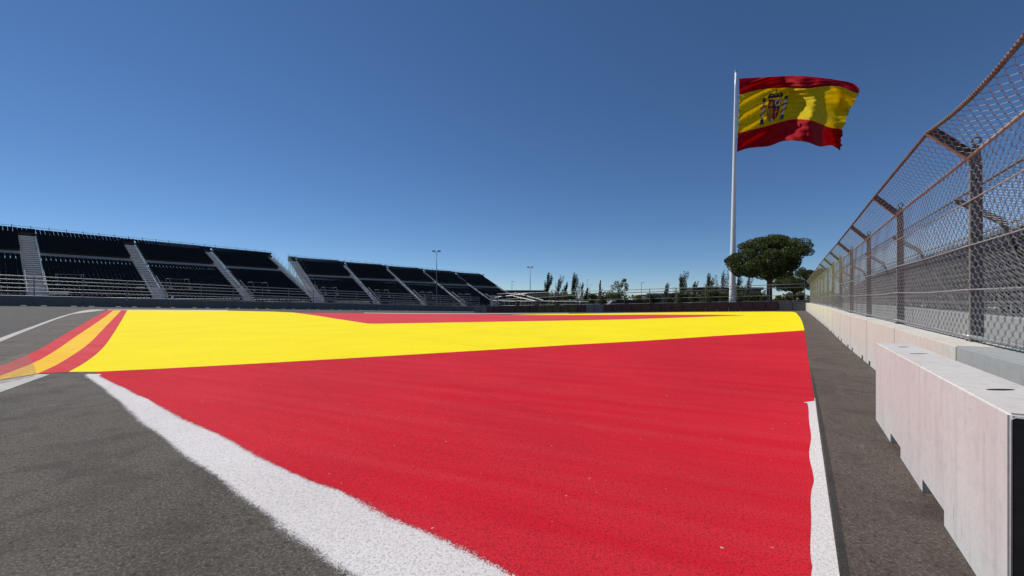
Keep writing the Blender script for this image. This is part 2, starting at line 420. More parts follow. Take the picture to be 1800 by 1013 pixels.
# yellow band
y_left = [(224,545.7),(217,558),(207,575),(191.4,599),(181,612),(167.8,624.6),(146,640.4),(120.4,654.6)]
in_b = [(516,549.9),(560,555.8),(600,562.2),(646.7,569.4),(662,569.7),(800,567.2),(900,565.6),(1000,563.9),(1102,561.9),(1204,558.6),(1270,556),(1308,554.9)]
in_t = [(1308,554.6),(1255,553.7),(1153,553.6),(1000,554.1),(900,554.1)]
top_y = [(900,553.9),(960,552.6),(1040,551.5),(1100,550.6),(1204,549.3),(1300,548.6),(1358,548.3),(1392,548.6),(1399,550),(1406,558),(1410,566),(1412.7,575)]
yp = GP(catmull(y_left, 3), 90) + GP(low_b)
left_part = GP([(224,545.7),(300,546.1),(400,546.7),(478,548.2),(516,549.9)], 90)
yell = left_part + GP(in_b[1:], 90) + GP(in_t, 90) + GP(top_y, 90) + GP(low_b)[::-1] + GP(catmull(y_left, 3), 90)[::-1]
sheet('yellow_painted_band', yell, M['yellow'], .0135, 1.0)
sheet('red_painted_wedge', left_part[-1:] + GP([(613,550.5),(700,551.5),(800,552.7),(860,553.4)], 90) + GP(in_t[::-1], 90) + GP(in_b[1:-1], 90)[::-1], M['red_far'], .009, 1.0)
# stripes at the left
s1o = catmull([(189.5,545.6),(163.8,559.5),(137,575),(110.5,590),(69,614.7),(33.5,630.5),(0,644.3),(-60,664),(-200,698),(-520,745)], 3)
s12 = catmull([(199.3,546.2),(177.6,562.4),(138,589),(94.7,618.7),(59.2,638.4),(0,661.7),(-60,684),(-200,722),(-520,785)], 3)
s23 = catmull([(213,546.2),(197.4,562.4),(177.6,583),(157.9,602.9),(134.2,620.7),(98.7,642.4),(65,657.6)], 3)
a1, a12, a23, a3 = GP(s1o, 90), GP(s12, 90), GP(s23, 90), GP(catmull(y_left, 3), 90)
sheet('red_painted_stripe', a1 + a12[::-1], M['red_far'], .0125)
sheet('orange_painted_stripe', a12 + GP([(-520,805),(-200,732),(-60,690),(0,668.5)]) + a23[::-1], M['orange'], .0125)
sheet('red_painted_stripe', a23 + a3[::-1], M['red_far'], .0125)
# white lines
sheet('white_line', GP(catmull(line_lo, 3), 90) + GP(catmull([(185,544.9),(160,544.8),(138,548.2),(100,558.8),(60,573),(0,594.6),(-160,655),(-420,770)], 3), 90), M['line'], .008)
sheet('white_line', GP([(-520,812),(-200,735),(-120,708),(0,670),(40,663.3),(66,658.6),(88,658.8),(0,690.7),(-120,735),(-260,785),(-520,890)]), M['line'], .014, .5)
sheet('white_line', GP([(189,545.6),(227,545.6),(300,546),(400,546.6),(400,545.7),(300,545.1),(227,544.7),(189,544.8)], 90), M['white'], .016, 1.0)
sheet('white_line', GP([(640,550.9),(800,552.4),(1000,551.6),(1000,550.7),(800,551.4),(640,550.1)], 95), M['line'], .016, 1.0)
t = NT('worn_dust'); nz = t.noise(t.P, 5, 6, .75); t.base((.34,.29,.25), .9, 0, .1)
tr_ = t.n('ShaderNodeBsdfTransparent'); mx = t.n('ShaderNodeMixShader'); t.L(t.ramp(nz, [(.35, .0), (.66, .55)]), mx.inputs[0]); t.L(tr_.outputs[0], mx.inputs[1]); t.L(t.b.outputs[0], mx.inputs[2]); t.L(mx.outputs[0], t.out.inputs[0]); M['worn'] = t.m
sheet('worn_patch', GP([(-80,655),(0,638),(30,626),(46,620),(52,632),(61,645),(64,657),(58,663),(0,676),(-80,700)]), M['worn'], .022, .5)
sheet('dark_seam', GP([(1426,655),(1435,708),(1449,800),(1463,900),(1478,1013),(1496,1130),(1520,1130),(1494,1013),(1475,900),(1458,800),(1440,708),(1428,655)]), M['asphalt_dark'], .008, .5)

# ---------------------------------------------------------------- concrete blocks
ORD = ['first','second','third','fourth','fifth','sixth','seventh','eighth','ninth','tenth','eleventh','twelfth','thirteenth','fourteenth',
       'fifteenth','sixteenth','seventeenth','eighteenth','nineteenth','twentieth']
ORD += ['twenty-'+o for o in ORD[:9]] + ['thirtieth'] + ['thirty-'+o for o in ORD[:9]] + ['fortieth']
def block_mb(L, h, t, notches=((.30,.50),), nh=.1):
    """a precast block along x (0..L), front face y=0, back y=t; open fork pockets through its foot"""
    mb = MB(); cuts = [0]
    for a_, b_ in notches: cuts += [a_, b_]
    cuts.append(L)
    c = .018
    prof = lambda z0: [(0,0,z0),(0,0,h-c),(0,c,h),(0,t-c,h),(0,t,h-c),(0,t,z0)]
    pts = [(0,0)]
    pts = [(0.0, 0.0)]
    for a_, b_ in notches: pts += [(a_,0),(a_,nh),(b_,nh),(b_,0)]
    pts += [(L,0),(L,h),(0,h)]
    mb.prism([(x, 0, z) for x, z in pts], (0, t, 0))
    return mb
def make_block(name, L, h, t, mat, notches, nh=.1, bevel=.012):
    mb = block_mb(L, h, t, notches, nh)
    me_o = mb.build(name, mat, None, 0)
    bm = bmesh.new(); bm.from_mesh(me_o.data)
    bmesh.ops.bevel(bm, geom=[e for e in bm.edges if e.is_manifold and e.calc_face_angle(0) > .5 and all(v.co.z > nh+.05 or abs(v.co.x) < .01 or abs(v.co.x-L) < .01 for v in e.verts)],
                    offset=bevel, segments=2, affect='EDGES', clamp_overlap=True)
    bm.to_mesh(me_o.data); bm.free()
    return me_o
fz = math.atan2(FD.y, FD.x)
# fence-side row: local x along fence, local +y is to the LEFT of direction, so build with negative thickness towards right
def side_block(s0, D0, L, h, t, mat, notches, name='concrete_block'):
    """front face towards the track at D0"""
    p0 = FP(s0+L, D0); z0 = min(H(*FP(s0, D0)[:2]), H(*FP(s0+L, D0)[:2])); z1 = H(*FP(s0+L, D0)[:2]); zz = H(*FP(s0, D0)[:2])
    o = make_block(name, L, h, t, mat, notches)
    # local x runs back towards the camera, local y points right of the fence
    o.rotation_euler = (0, math.atan2(z1-zz, L), fz+math.pi); o.location = (p0.x, p0.y, z1)
    return o
BL = 3.18
proto = {}
n = 0
for k in range(-4, 19):
    s0 = 6.25 + BL*k; gap = .012 if k < 3 else .03
    mat = M['conc_grey'] if k in (-1, -2, -4) else M['conc']
    notches = ((.35,.62),(BL-.78,BL-.5))
    o = side_block(s0+gap/2, 1.44, BL-gap, 1.03, .52, mat, notches)
    if mat is M['conc_grey']: lab = 'grey concrete block in the fence wall behind the low pink loose block' if k == -1 else 'grey concrete block of the fence wall beyond the photo\'s right edge'
    elif k < 0: lab = 'pale concrete block of the fence wall beside the camera between grey blocks'
    else: lab = 'pale stained concrete block under the catch fence, %s beyond the grey one' % ORD[k]
    tag(o, lab, 'concrete block', 'concrete blocks carrying the catch fence')
# the loose block in front
fb = empty('concrete_block', FP(2.82, .815), 'loose pink-stained concrete block in front of the fence wall, black plate on its end', 'concrete block')
fb.rotation_euler = (0, 0, fz-.013)
mbk = MB(); Lb = 3.97; hb = .985; tb = .335
pts = [(0,0),(1.01,0),(1.01,.1),(1.59,.1),(1.59,0),(2.43,0),(2.43,.1),(2.95,.1),(2.95,0),(Lb,0),(Lb,hb),(0,hb)]
mbk.prism([(x, 0, z) for x, z in pts], (0, -tb, 0))
bo = mbk.build('block_body', M['conc_pink'], fb)
bm = bmesh.new(); bm.from_mesh(bo.data)
bmesh.ops.bevel(bm, geom=[e for e in bm.edges if e.calc_face_angle(0) > .5 and all(v.co.z > .2 or v.co.x < .01 or v.co.x > Lb-.01 for v in e.verts)], offset=.012, segments=3, affect='EDGES', clamp_overlap=True)
bm.to_mesh(bo.data); bm.free()
mb = MB(); mb.box((-.006,-tb+.016,.02), (.0,-.012,hb-.022)); mb.build('end_plate', M['rubber'], fb, .004)
mb = MB()
mb.tube([(-.006,-tb+.012,.02),(-.006,-tb+.012,hb-.03),(-.006,-tb+.025,hb-.017),(-.006,-.02,hb-.017),(-.006,-.008,hb-.03),(-.006,-.008,.02)], .0035, 6)
mb.build('sealant_bead', M['conc_grey'], fb, 0, True)
for (sx, lx, ly) in ((.72,.085,.020),(2.70,.10,.014),(3.42,.06,.022)):
    mb = MB(); mb.add([(sx+lx*.62*math.cos(q*math.pi/8)+ly*.78*math.sin(q*math.pi/8), -tb*.5-lx*.78*math.cos(q*math.pi/8)+ly*.62*math.sin(q*math.pi/8), hb+.002) for q in range(16)], [tuple(range(16))])
    mb.build('lifting_slot', M['hole'], fb)

# ---------------------------------------------------------------- catch fence
FDIST = 1.72; ZB, ZK = 1.06, 3.19; TIPD, TIPZ = 1.36, 3.60; S0 = 6.96
def fbase(s): return H(*FP(s, 1.7)[:2])
def mesh_panel(L, seed, bow=.03, cell=.082, r=.0034, sides=3, drop=0.0, pit=.135):
    """chain link wires woven over one bay: local x along the fence, z up, y to its left (towards the track)"""
    mb = MB(); rr = random.Random(seed); n = int(L/cell)
    ph = [rr.uniform(0, 6.28) for _ in range(4)]
    tot = (ZK-ZB) + math.hypot(TIPD-FDIST, TIPZ-ZK); m = int(tot/(pit/2))
    ax = FDIST-TIPD; az = TIPZ-ZK; al = math.hypot(ax, az)
    for i in range(n):
        x0 = (i+.5)*cell; pts = []
        for jj in range(2*m+1):
            j = (jj+1)//2; t = max(0, j*pit/2 + (.12*pit if jj % 2 == 0 else -.12*pit)*(1 if jj else 0)); x = x0 + (cell/2 if (j+i) % 2 else -cell/2)*.97 + .006*math.sin(t*3+ph[0]+x0)
            b = bow*math.sin(math.pi*min(1, max(0, x/L)))*(.4+.6*math.sin(t*2.4+ph[1])) + .006*math.sin(x*5+ph[2]+t*4)
            wv = .004*(1 if (j+i) % 2 else -1)
            if t <= ZK-ZB: pts.append((x, .012+b*.8+wv, ZB+t))
            else:
                q = t-(ZK-ZB); pts.append((x, .012+q*ax/al - b*.35*az/al, ZK+q*az/al + b*.4*ax/al - .03*math.sin(math.pi*q/al)*math.sin(math.pi*x/L) - drop*q/al*math.sin(math.pi*min(1, max(0, x/L)))))
        mb.tube(pts, r, sides, cap=False)
    return mb
def post_parts(root, x, tall=True):
    h0 = 1.02
    web = MB(); prof = [(x, -.005, h0), (x, -.09, h0)]
    arc = [(x, -.055-.05*math.cos(q*math.pi/8), ZK+.13+.05*math.sin(q*math.pi/8)) for q in range(8, -1, -1)]
    web.prism([(x-.006, y, z) for (_, y, z) in [(0,-.005,h0),(0,-.098,h0),(0,-.082,ZK+.10)]] + [(x-.006, y, z) for (_, y, z) in [(0, -.0425-.038*math.cos(q*math.pi/8), ZK+.12+.045*math.sin(q*math.pi/8)) for q in range(0, 9)]], (.012, 0, 0))
    po = web.build('post', M['post'], root)
    fl = MB(); fl.obox((x, -.006+.008, (h0+ZK+.02)/2), (.028,0,0), (0,.005,0), (0,0,(ZK+.02-h0)/2)); fl.obox((x,-.091,(h0+ZK)/2), (.026,0,0), (0,.004,0), (0,.008,(ZK-h0)/2))
    fl.build('flange', M['post'], po)
    for zz in (1.25, 1.62, 1.95, 2.28, 2.62, 2.95, ZK+.125):
        hm = MB()
        for sx in (-1, 1):
            rad = .010 if zz < ZK else .018
            hm.add([(x+sx*.0085, -.045+rad*math.cos(q*math.pi/5), zz+rad*math.sin(q*math.pi/5)) for q in range(10)], [tuple(range(10))])
        hm.build('bolt_hole', M['hole'] , po)
    ey = MB(); ey.tube([(x, -.045+.036*math.cos(q*math.pi/8), ZK+.215+.045*math.sin(q*math.pi/8)) for q in range(17)], .011, 6, False); ey.build('lifting_eye', M['post'], po)
    bp = MB(); bp.box((x-.09,-.16,h0-.005), (x+.09,.03,h0+.012)); 
    for sx in (-.06,.06):
        for yy in (-.14,.012): bp.tube([(x+sx,yy,h0+.01),(x+sx,yy,h0+.035)], .011, 6)
    bp.build('base_plate', M['steel'], po)
    ax = FDIST-TIPD; az = TIPZ-ZK; U = Vector((0, ax, az)); n_ = Vector((0, -az, ax)).normalized()
    ar = MB(); c = Vector((x, 0, ZK)) + U*.5
    ar.obox(c+n_*.035, U*.52, Vector((.005,0,0)), n_*.045)
    ar.obox(c+n_*.078, U*.52, Vector((.03,0,0)), n_*.004)
    ao = ar.build('overhang_arm', M['rust_dark'], root)
    lo = MB(); lo.obox(c-n_*.012, U*.52, Vector((.032,0,0)), n_*.005); lo.build('arm_flange', M['rust'], ao)
    return po
def catch_fence(label):
    """bays follow the blocks; the local frame of each bay is put at its first post"""
    root = empty('catch_fence', FP(S0, FDIST), label, 'fence')
    root.rotation_euler = (0, 0, fz)
    def zoff(s): return fbase(s)
    SN, S1 = -3, 13
    meshes = []
    for v in range(3): meshes.append(mesh_panel(3.96, 11+v, .035))
    near = [m_.build('mesh_panel', M['wire'], root) for m_ in meshes]
    first_used = [False]*3
    sagged = mesh_panel(3.96, 31, .035, drop=.20).build('mesh_panel', M['wire'], root)
    for k in range(SN, S1):
        s = 4.0*k; z0 = zoff(S0+s)
        v = k % 3
        if k == -1: o = sagged
        elif not first_used[v]: o = near[v]; first_used[v] = True
        else: o = near[v].copy(); COL.objects.link(o)
        o.location = (s+.02, 0, z0); dz = zoff(S0+s+4)-z0; o.rotation_euler = (0, -math.atan2(dz, 4), 0)
    # posts
    p0 = post_parts(root, 0)
    kids = [o for o in bpy.data.objects if o.parent == root and o.name.split('.')[0] in ('post', 'overhang_arm')]
    for k in range(SN, S1+1):
        z0 = zoff(S0+4*k)
        for kd in kids:
            if k == 0: kd.location = (0, 0, z0); continue
            c = copy_tree(kd, root); c.location = (4.0*k, 0, z0)
    # rails: pipes follow the lie of the land
    def pipe(y, z, r, mat, name, sag=0, wrap=False):
        sag0 = sag
        for k in range(SN, S1):
            sag = .20 if (name == 'top_pipe' and k == -1) else sag0
            a_, b_ = 4.0*k, 4.0*(k+1); za, zb = zoff(S0+a_), zoff(S0+b_)
            mb = MB(); N = 8
            mb.tube([(a_+4*i/N, y, za+(zb-za)*i/N+z-sag*math.sin(math.pi*i/N)) for i in range(N+1)], r, 8)
            if wrap and k < 6:
                for i in range(1, 75 if k < 3 else 38):
                    st = 4/75 if k < 3 else 4/38
                    xx = a_+i*st; zc = za+(zb-za)*(xx-a_)/4+z-sag*math.sin(math.pi*(xx-a_)/4)
                    mb.tube([(xx+.012*math.cos(q)*.5, y+(r+.003)*math.cos(q), zc+(r+.003)*math.sin(q)) for q in [j*math.pi/4 for j in range(9)]], .0028, 4, False)
            mb.build(name, mat, root, 0, True)
    pipe(FDIST-TIPD, TIPZ, .018, M['rust_pipe'], 'top_pipe', 0, True)
    pipe(.02, ZK+.02, .017, M['rust'], 'knee_rail')
    pipe(-.0, ZB+.03, .022, M['steel_light'], 'bottom_pipe', 0, True)
    for z, sg in ((1.65,.02),(2.17,.012),(2.69,.0)):
        pipe(.022, z, .0075, M['rust'] if z > 2.5 else M['steel_light'], 'tension_cable', sg)
    return root
catch_fence('tall chain-link catch fence with rusty overhanging arms on the pale concrete blocks')

# second fence and wall further right, across a service lane
D2 = 4.6
for k in range(-2, 15):
    s0 = 4.0*k+2
    o = side_block(s0, D2, 3.97, 1.0, .5, M['conc_grey'], ((.4,.8),(3.1,3.5)))
    tag(o, 'concrete block behind the catch fence, across the service lane, %s from the camera' % ORD[k+2], 'concrete block', 'concrete blocks across the service lane')
f2 = empty('service_fence', FP(0, D2+.3), 'second steel fence with leaning posts and bent arms behind the chain-link fence', 'fence'); f2.rotation_euler = (0,0,fz)
pf = MB()
pf.prism([(0, .0-.15, .98), (0, -.0+.12-.15, .98), (0, .50, 3.55), (0, 1.35, 4.22), (0, 1.38, 4.08), (0, .60, 3.42), (0,.48,3.2)], (.05, 0, 0))
pso = pf.build('post', M['post'], f2); 
bf = MB(); bf.tube([(0.02,-1.1,.1),(0.02,.18,2.6)], .035, 6); bso = bf.build('brace', M['steel_light'], f2)
for k in range(0, 7):
    x = 8.0*k+7.4; z0 = H(*FP(x, D2)[:2])
    for p_ in (pso, bso):
        c = p_ if k == 0 else p_.copy()
        if k: COL.objects.link(c)
        c.location = (x, 0, z0)
for yy, zz, r in ((.0,1.3,.02),(.08,1.8,.012),(.2,2.3,.012),(.3,2.8,.012),(.48,3.4,.03),(1.36,4.15,.03)):
    mb = MB(); mb.tube([(x, yy, zz+H(*FP(x, D2)[:2])) for x in range(3, 58, 4)], r, 6); mb.build('rail', M['steel'], f2, 0, True)

m2 = MB(); c2 = .12
for i in range(33):
    for (ya, za_, yb, zb_) in ((.02,1.02,.42,3.3),(.42,3.3,1.33,4.12)):
        n_ = int(math.hypot(yb-ya, zb_-za_)/(c2/2))
        m2.tube([((i+.5+(.48 if (j+i) % 2 else -.48))*c2, ya+(yb-ya)*j/n_, za_+(zb_-za_)*j/n_) for j in range(n_+1)], .005, 3, False)
mo = m2.build('mesh_panel', M['wire'], f2)
for k in range(0, 14):
    c = mo if k == 0 else mo.copy()
    if k: COL.objects.link(c)
    c.location = (4.0*k+3.4, 0, H(*FP(4.0*k+3.4, D2)[:2]))

# ---------------------------------------------------------------- left wall with its rails
nW = 0
LW = 4.0
wz = math.atan2(WD.y, WD.x)
def wz_at(s): p = WP(s); return H(p.x, p.y)
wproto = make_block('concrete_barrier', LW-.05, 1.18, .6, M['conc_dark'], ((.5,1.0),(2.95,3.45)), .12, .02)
first = True
for k in range(-3, 19):
    o = wproto if first else wproto.copy()
    if not first: COL.objects.link(o)
    first = False
    s = k*LW; z0 = wz_at(s); z1 = wz_at(s+LW); p = WP(s)
    o.location = (p.x, p.y, z0); o.rotation_euler = (0, -math.atan2(z1-z0, LW), wz)
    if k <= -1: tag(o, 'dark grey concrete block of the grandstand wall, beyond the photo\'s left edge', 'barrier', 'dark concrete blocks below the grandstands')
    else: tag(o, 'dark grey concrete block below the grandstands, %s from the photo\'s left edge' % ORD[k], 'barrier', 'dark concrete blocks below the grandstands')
def railing(name, P, ztop, span, N, label, heights, postr, h, mats, inset=.3, step=4.0, lean=0.0, thin=()):
    """P(s) -> ground point; ztop(s) -> wall top"""
    r0 = P(0); root = empty(name, (r0.x, r0.y, ztop(0)), label, 'fence')
    inv = Vector((r0.x, r0.y, ztop(0)))
    for k in range(N+1):
        s = k*step; p = P(s, inset) if inset else P(s); z = ztop(s)
        mb = MB(); d = (P(s+.5)-P(s)).normalized(); q = Vector((p.x, p.y, z))-inv; n_ = Vector((d.y, -d.x, 0))*lean
        U = d*.04; V = Vector((d.y, -d.x, 0))*.06
        mb.obox(q+Vector((0,0,h/2))+n_*.5, U, V, Vector((0,0,h/2))+n_*.5)
        mb.build('post', mats[0], root)
    for hh in heights:
        mb = MB(); pts = []
        for k in range(N+1):
            s = k*step; p = P(s, inset); pts.append(Vector((p.x, p.y, ztop(s)+hh))-inv)
        r = .055 if hh not in thin else .03
        mb.tube(pts, r, 6); mb.build('rail', mats[1], root, 0, True)
    return root
railing('spectator_fence', lambda s, o=0: WP(s-12, -o), lambda s: wz_at(s-12)+1.18, 0, 21,
        'grey steel rail fence on the dark concrete wall in front of the grandstands', (.05,.6,1.0,1.5,1.95,2.4), .05, 2.45, (M['steel'], M['steel_light']), .3)

# ---------------------------------------------------------------- far barrier (padded, maroon) and its rails
def bz_at(t): p = BP(t); return H(p.x, p.y)
NB = 35; LB = 52.6/NB; bz = math.atan2(-BD.y, -BD.x)
bm_mesh = {}
for k in range(NB):
    t = k*LB; p = BP(t); p2 = BP(t+LB); z0, z1 = bz_at(t), bz_at(t+LB)
    px = 900+690*p.x/p.y
    if k < 2: key = 'conc_dark'
    elif 1038 < px < 1072: key = 'conc_mid'
    elif 945 < px < 1030: key = 'olive'
    elif px < 860: key = 'conc_mid'
    else: key = 'brown'
    if key not in bm_mesh:
        mb = MB(); mb.box((.02,-.6,0),(LB-.02,0,1.26)); o = mb.build('padded_barrier', M[key], None, .05); bm_mesh[key] = o
        st = None
    else: o = bm_mesh[key].copy(); COL.objects.link(o)
    o.location = (p.x, p.y, z0); o.rotation_euler = (0, -math.atan2(z1-z0, LB), bz)
    nm = {'conc_dark':'charcoal','conc_mid':'grey','olive':'olive brown','brown':'dark maroon'}[key]
    tag(o, '%s padded barrier at the far end, %s leftward from the catch fence' % (nm, ORD[k]), 'barrier', 'padded barriers across the far end')
railing('far_fence', lambda s, o=0: BP(s, -o), lambda s: bz_at(s)+1.2, 0, 12,
        'steel fence with two pale top rails behind the maroon padded barriers', (.15,.9,1.95,2.4), .05, 2.5, (M['steel'], M['steel_light']), 1.2, 4.0, 0, (.9,.15))

# ---------------------------------------------------------------- grandstands
def seat_shape(mb, c, d, e_):
    """tip-up seat: pan and curved back; c centre of the seat on the tread, d along the row, e_ towards the track"""
    up_ = Vector((0,0,1)); c = Vector(c)
    mb.obox(c+up_*.43+e_*.05, d*.20, e_*.19+up_*.02, up_*.022)
    mb.obox(c+up_*.60-e_*.17, d*.234, e_*.025, up_*.17-e_*.05)
    mb.obox(c+up_*.775-e_*.215, d*.19, e_*.022, up_*.02-e_*.01)
    mb.obox(c+up_*.21-e_*.05, d*.03, e_*.05, up_*.21)
def grandstand(root_p, az, bays, pitch, aisle, zt, zslope, rise, nu, nl, label, seat_parts, s_lo, s_hi, det=True):
    d = Vector((math.sin(math.radians(az)), math.cos(math.radians(az)), 0)); e_ = Vector((d.y, -d.x, 0)); up_ = Vector((0,0,1))
    root = empty('grandstand', (root_p.x, root_p.y, 0), label, 'grandstand')
    DP = .8
    def Q(s, W, z): return d*s + e_*W + up_*z
    def zz(s): return zt + zslope*s
    rows = [(r*DP, r*rise) for r in range(nu)]
    w0 = nu*DP + 1.0; dr0 = nu*rise + .95
    rows_l = [(w0 + r*DP, dr0 + r*rise) for r in range(nl)]
    allseats = MB(); single = []
    for bi, (a_, b_) in enumerate(bays):
        for tier, rws in (('upper', rows), ('lower', rows_l)):
            mb = MB()
            for (W, dz) in rws:
                z = zz((a_+b_)/2)-dz
                mb.obox(Q((a_+b_)/2, W+DP/2, z-.04), d*((b_-a_)/2), e_*(DP/2), up_*.03)
                mb.obox(Q((a_+b_)/2, W+DP-.02, z-.04-rise/2-.04), d*((b_-a_)/2), e_*.012, up_*(rise/2-.04))
            sec = mb.build('seating_section', M['deck'], root)
            nseat = int((b_-a_)/.5)
            for ri, (W, dz) in enumerate(rws):
                for i in range(nseat):
                    s = a_ + (i+.5)*(b_-a_)/nseat; c = Q(s, W+.42, zz((a_+b_)/2)-dz)
                    if tier == 'lower' and bi == seat_parts and ri < 5 and len(single) < 100:
                        m1 = MB(); seat_shape(m1, c, d, e_); m1.build('seat', M['seat'], sec); single.append(1)
                    else: seat_shape(allseats, c, d, e_)
        # walkway between the tiers, with a pale fascia
        mb = MB(); W = nu*DP+.5; z = zz((a_+b_)/2)-nu*rise-.55
        mb.obox(Q((a_+b_)/2, W-.46, z+.47), d*((b_-a_)/2), e_*.03, up_*.42)
        mb.build('walkway', M['walk'], root)
    for st in sorted(set([b[0]-aisle for b in bays] + [bays[-1][1]])):
        for i in range(int(aisle/.5)):
            seat_shape(allseats, Q(st+(i+.5)*aisle/int(aisle/.5), .42, zz(st)), d, e_)
        mb = MB(); mb.obox(Q(st+aisle/2, DP/2, zz(st)-.04), d*(aisle/2), e_*(DP/2), up_*.03); mb.obox(Q(st+aisle/2, -.06, zz(st)-.05), d*(aisle/2), e_*.02, up_*.55); mb.obox(Q(st+aisle/2, DP, zz(st)-.25), d*(aisle/2), e_*.02, up_*.2); mb.build('top_landing', M['deck'], root)
    so_ = allseats.build('seats', M['seat'], root); so_['kind'] = 'stuff'
    Wt = w0 + nl*DP; zb = dr0+nl*rise
    # stairs
    k = s_lo
    for st in sorted(set([b[0]-aisle for b in bays] + [bays[-1][1]])):
        mb = MB(); nst = nu+nl+3
        for i in range(nst):
            W = Wt*i/nst; z = zz(st+aisle/2)-zb*i/nst
            if i < 2: continue
            mb.obox(Q(st+aisle/2, W+Wt/nst/2, z-.0), d*(aisle/2), e_*(Wt/nst/2*(.8 if i < nst-7 else 1)), up_*.02)
            mb.obox(Q(st+aisle/2, W+Wt/nst-.02, z-.025-zb/nst*(.30 if i < nst-7 else .5)), d*(aisle/2), e_*.01, up_*(zb/nst*(.26 if i < nst-7 else .49)))
        stair = mb.build('stair', M['tread'], root)
        ug = MB()
        ug.obox(Q(st+aisle/2, Wt/2, zz(st)-zb/2-.35), d*(aisle/2-.1), e_*(Wt/2)-up_*(zb/2), up_*.03); ug.build('stringer', M['deck'], stair)
        hr = MB()
        for ss in (st+.1, st+aisle-.1):
            Wa = Wt*.70; hr.tube([Q(ss, Wa, zz(st)-zb*.70+1.0), Q(ss, Wt*.98, zz(st)-zb*.98+1.0)], .03, 5)
            for f in (.70,.84,.98): hr.tube([Q(ss, Wt*f, zz(st)-zb*f), Q(ss, Wt*f, zz(st)-zb*f+1.0)], .025, 5)
        hr.build('handrail', M['steel_light'], root)
    # vomitory frames in the lower tier
    for a_, b_ in bays:
        mb = MB(); m_ = a_+1.0
        Wv = w0+nl*DP*.55; z = zz(a_)-dr0-nl*rise*.55
        pts = [Q(m_, Wv+3, z-.1), Q(m_, Wv+2.2, z+1.1), Q(m_, Wv, z+1.15), Q(m_+2.6, Wv, z+1.15), Q(m_+2.6, Wv+2.2, z+1.1), Q(m_+2.6, Wv+3, z-.1)]
        mb.tube(pts, .035, 5)
        mb.tube([Q(m_, Wv, z+1.15), Q(m_, Wv, z)], .03, 5); mb.tube([Q(m_+2.6, Wv, z+1.15), Q(m_+2.6, Wv, z)], .03, 5)
        mb.obox(Q(m_, Wv+3, z-.9), d*.25, e_*.05, up_*.55); mb.obox(Q(m_+2.6, Wv+3, z-.9), d*.25, e_*.05, up_*.55)
        mb.build('entry_frame', M['walk'], root)
    # front fascia boards and front railing
    mb = MB(); 
    for a_, b_ in bays:
        z = zz((a_+b_)/2)-zb
        mb.obox(Q((a_+b_)/2, Wt+.05, z-1.3), d*((b_-a_)/2), e_*.03, up_*1.3)
    mb.build('front_fascia', M['deck'], root)
    mb = MB(); s = s_lo
    for hh in (.5, 1.05): mb.tube([Q(s_lo, Wt+.3, zz(s_lo)-zb+hh), Q(s_hi, Wt+.3, zz(s_hi)-zb+hh)], .03, 5)
    while s < s_hi: mb.tube([Q(s, Wt+.3, zz(s)-zb-.2), Q(s, Wt+.3, zz(s)-zb+1.1)], .03, 5); s += 2.07
    mb.build('front_railing', M['steel_light'], root)
    # back railing along the top
    mb = MB(); s = s_lo
    while s <= s_hi+.1:
        mb.tube([Q(s, -.15, zz(s)-.4), Q(s, -.15, zz(s)+1.35)], .05, 5); mb.tube([Q(s, -.15, zz(s)+1.0), Q(s, -.9, zz(s)-.4)], .02, 4); s += 2.07
    for hh in (.75, 1.12): mb.tube([Q(s_lo, -.15, zz(s_lo)+hh), Q(s_hi, -.15, zz(s_hi)+hh)], .03, 5)
    mb.build('back_railing', M['scaf'], root)
    # side railings
    for ss in (s_lo-.1, s_hi+.1):
        mb = MB(); nn = 13
        for f in range(nn+1): mb.tube([Q(ss, Wt*f/nn, zz(ss)-zb*f/nn-.3), Q(ss, Wt*f/nn, zz(ss)-zb*f/nn+1.2)], .025, 4)
        for hh in (.25,.6,1.2): mb.tube([Q(ss, -.1, zz(ss)+hh), Q(ss, Wt, zz(ss)-zb+hh)], .025, 5)
        mb.build('side_railing', M['scaf'], root)
    # scaffold underneath: end frames dense, inner frames sparse
    def frame(ss, dense, mb):
        g0 = -.2
        nW = int(Wt/2.07)
        for i in range(nW+1):
            W = i*2.07; top = zz(ss)-zb*W/Wt-.35; gp = root_p+d*ss+e_*W; g0 = H(gp.x, gp.y)
            if top-g0 < .3: continue
            mb.tube([Q(ss, W, g0), Q(ss, W, top)], .045, 4)
            z = g0+.3; j = 0
            while z < top:
                W2 = min(W+2.07, Wt*(zz(ss)-.35-z)/zb)
                if W2 > W: mb.tube([Q(ss, W, z), Q(ss, W2, z)], .035, 4)
                if dense and W2 >= W+2.0:
                    mb.tube([Q(ss, W, z), Q(ss, W+2.07, z+2.0)] if (i+j) % 2 else [Q(ss, W+2.07, z), Q(ss, W, z+2.0)], .022, 4)
                z += 1.0 if dense else 2.0; j += 1
    mb = MB(); frame(s_lo, True, mb); frame(s_lo+2.07, True, mb); mb.build('scaffold_frame', M['scaf'], root)
    mb = MB(); frame(s_hi, True, mb); frame(s_hi-1.0, True, mb); mb.build('scaffold_frame', M['scaf'], root)
    mb = MB(); s = s_lo+4.14
    while s < s_hi-2: frame(s, False, mb); s += 4.14
    mb.build('scaffold_frame', M['scaf'], root)
    return root
P = 12.7
bays1 = [(2+P*k, P*(k+1)) for k in range(-2, 3)]
grandstand(Vector((-85.1, 67.5, 0)), 36.6, bays1, P, 2.0, 13.5, -.008, .365, 12, 18,
           'near left grandstand of black seats, cut off by the photo\'s left edge', 2, -25.4, 40.2)
bays2 = [(-P+.6, -1.3), (.7, P-1.3), (P+.7, 2*P-1.3), (2*P+.7, 3*P-1.3), (3*P+.7, 4*P)]
bays2 = [(P*k+.9, P*(k+1)-.9) for k in range(-1, 4)]
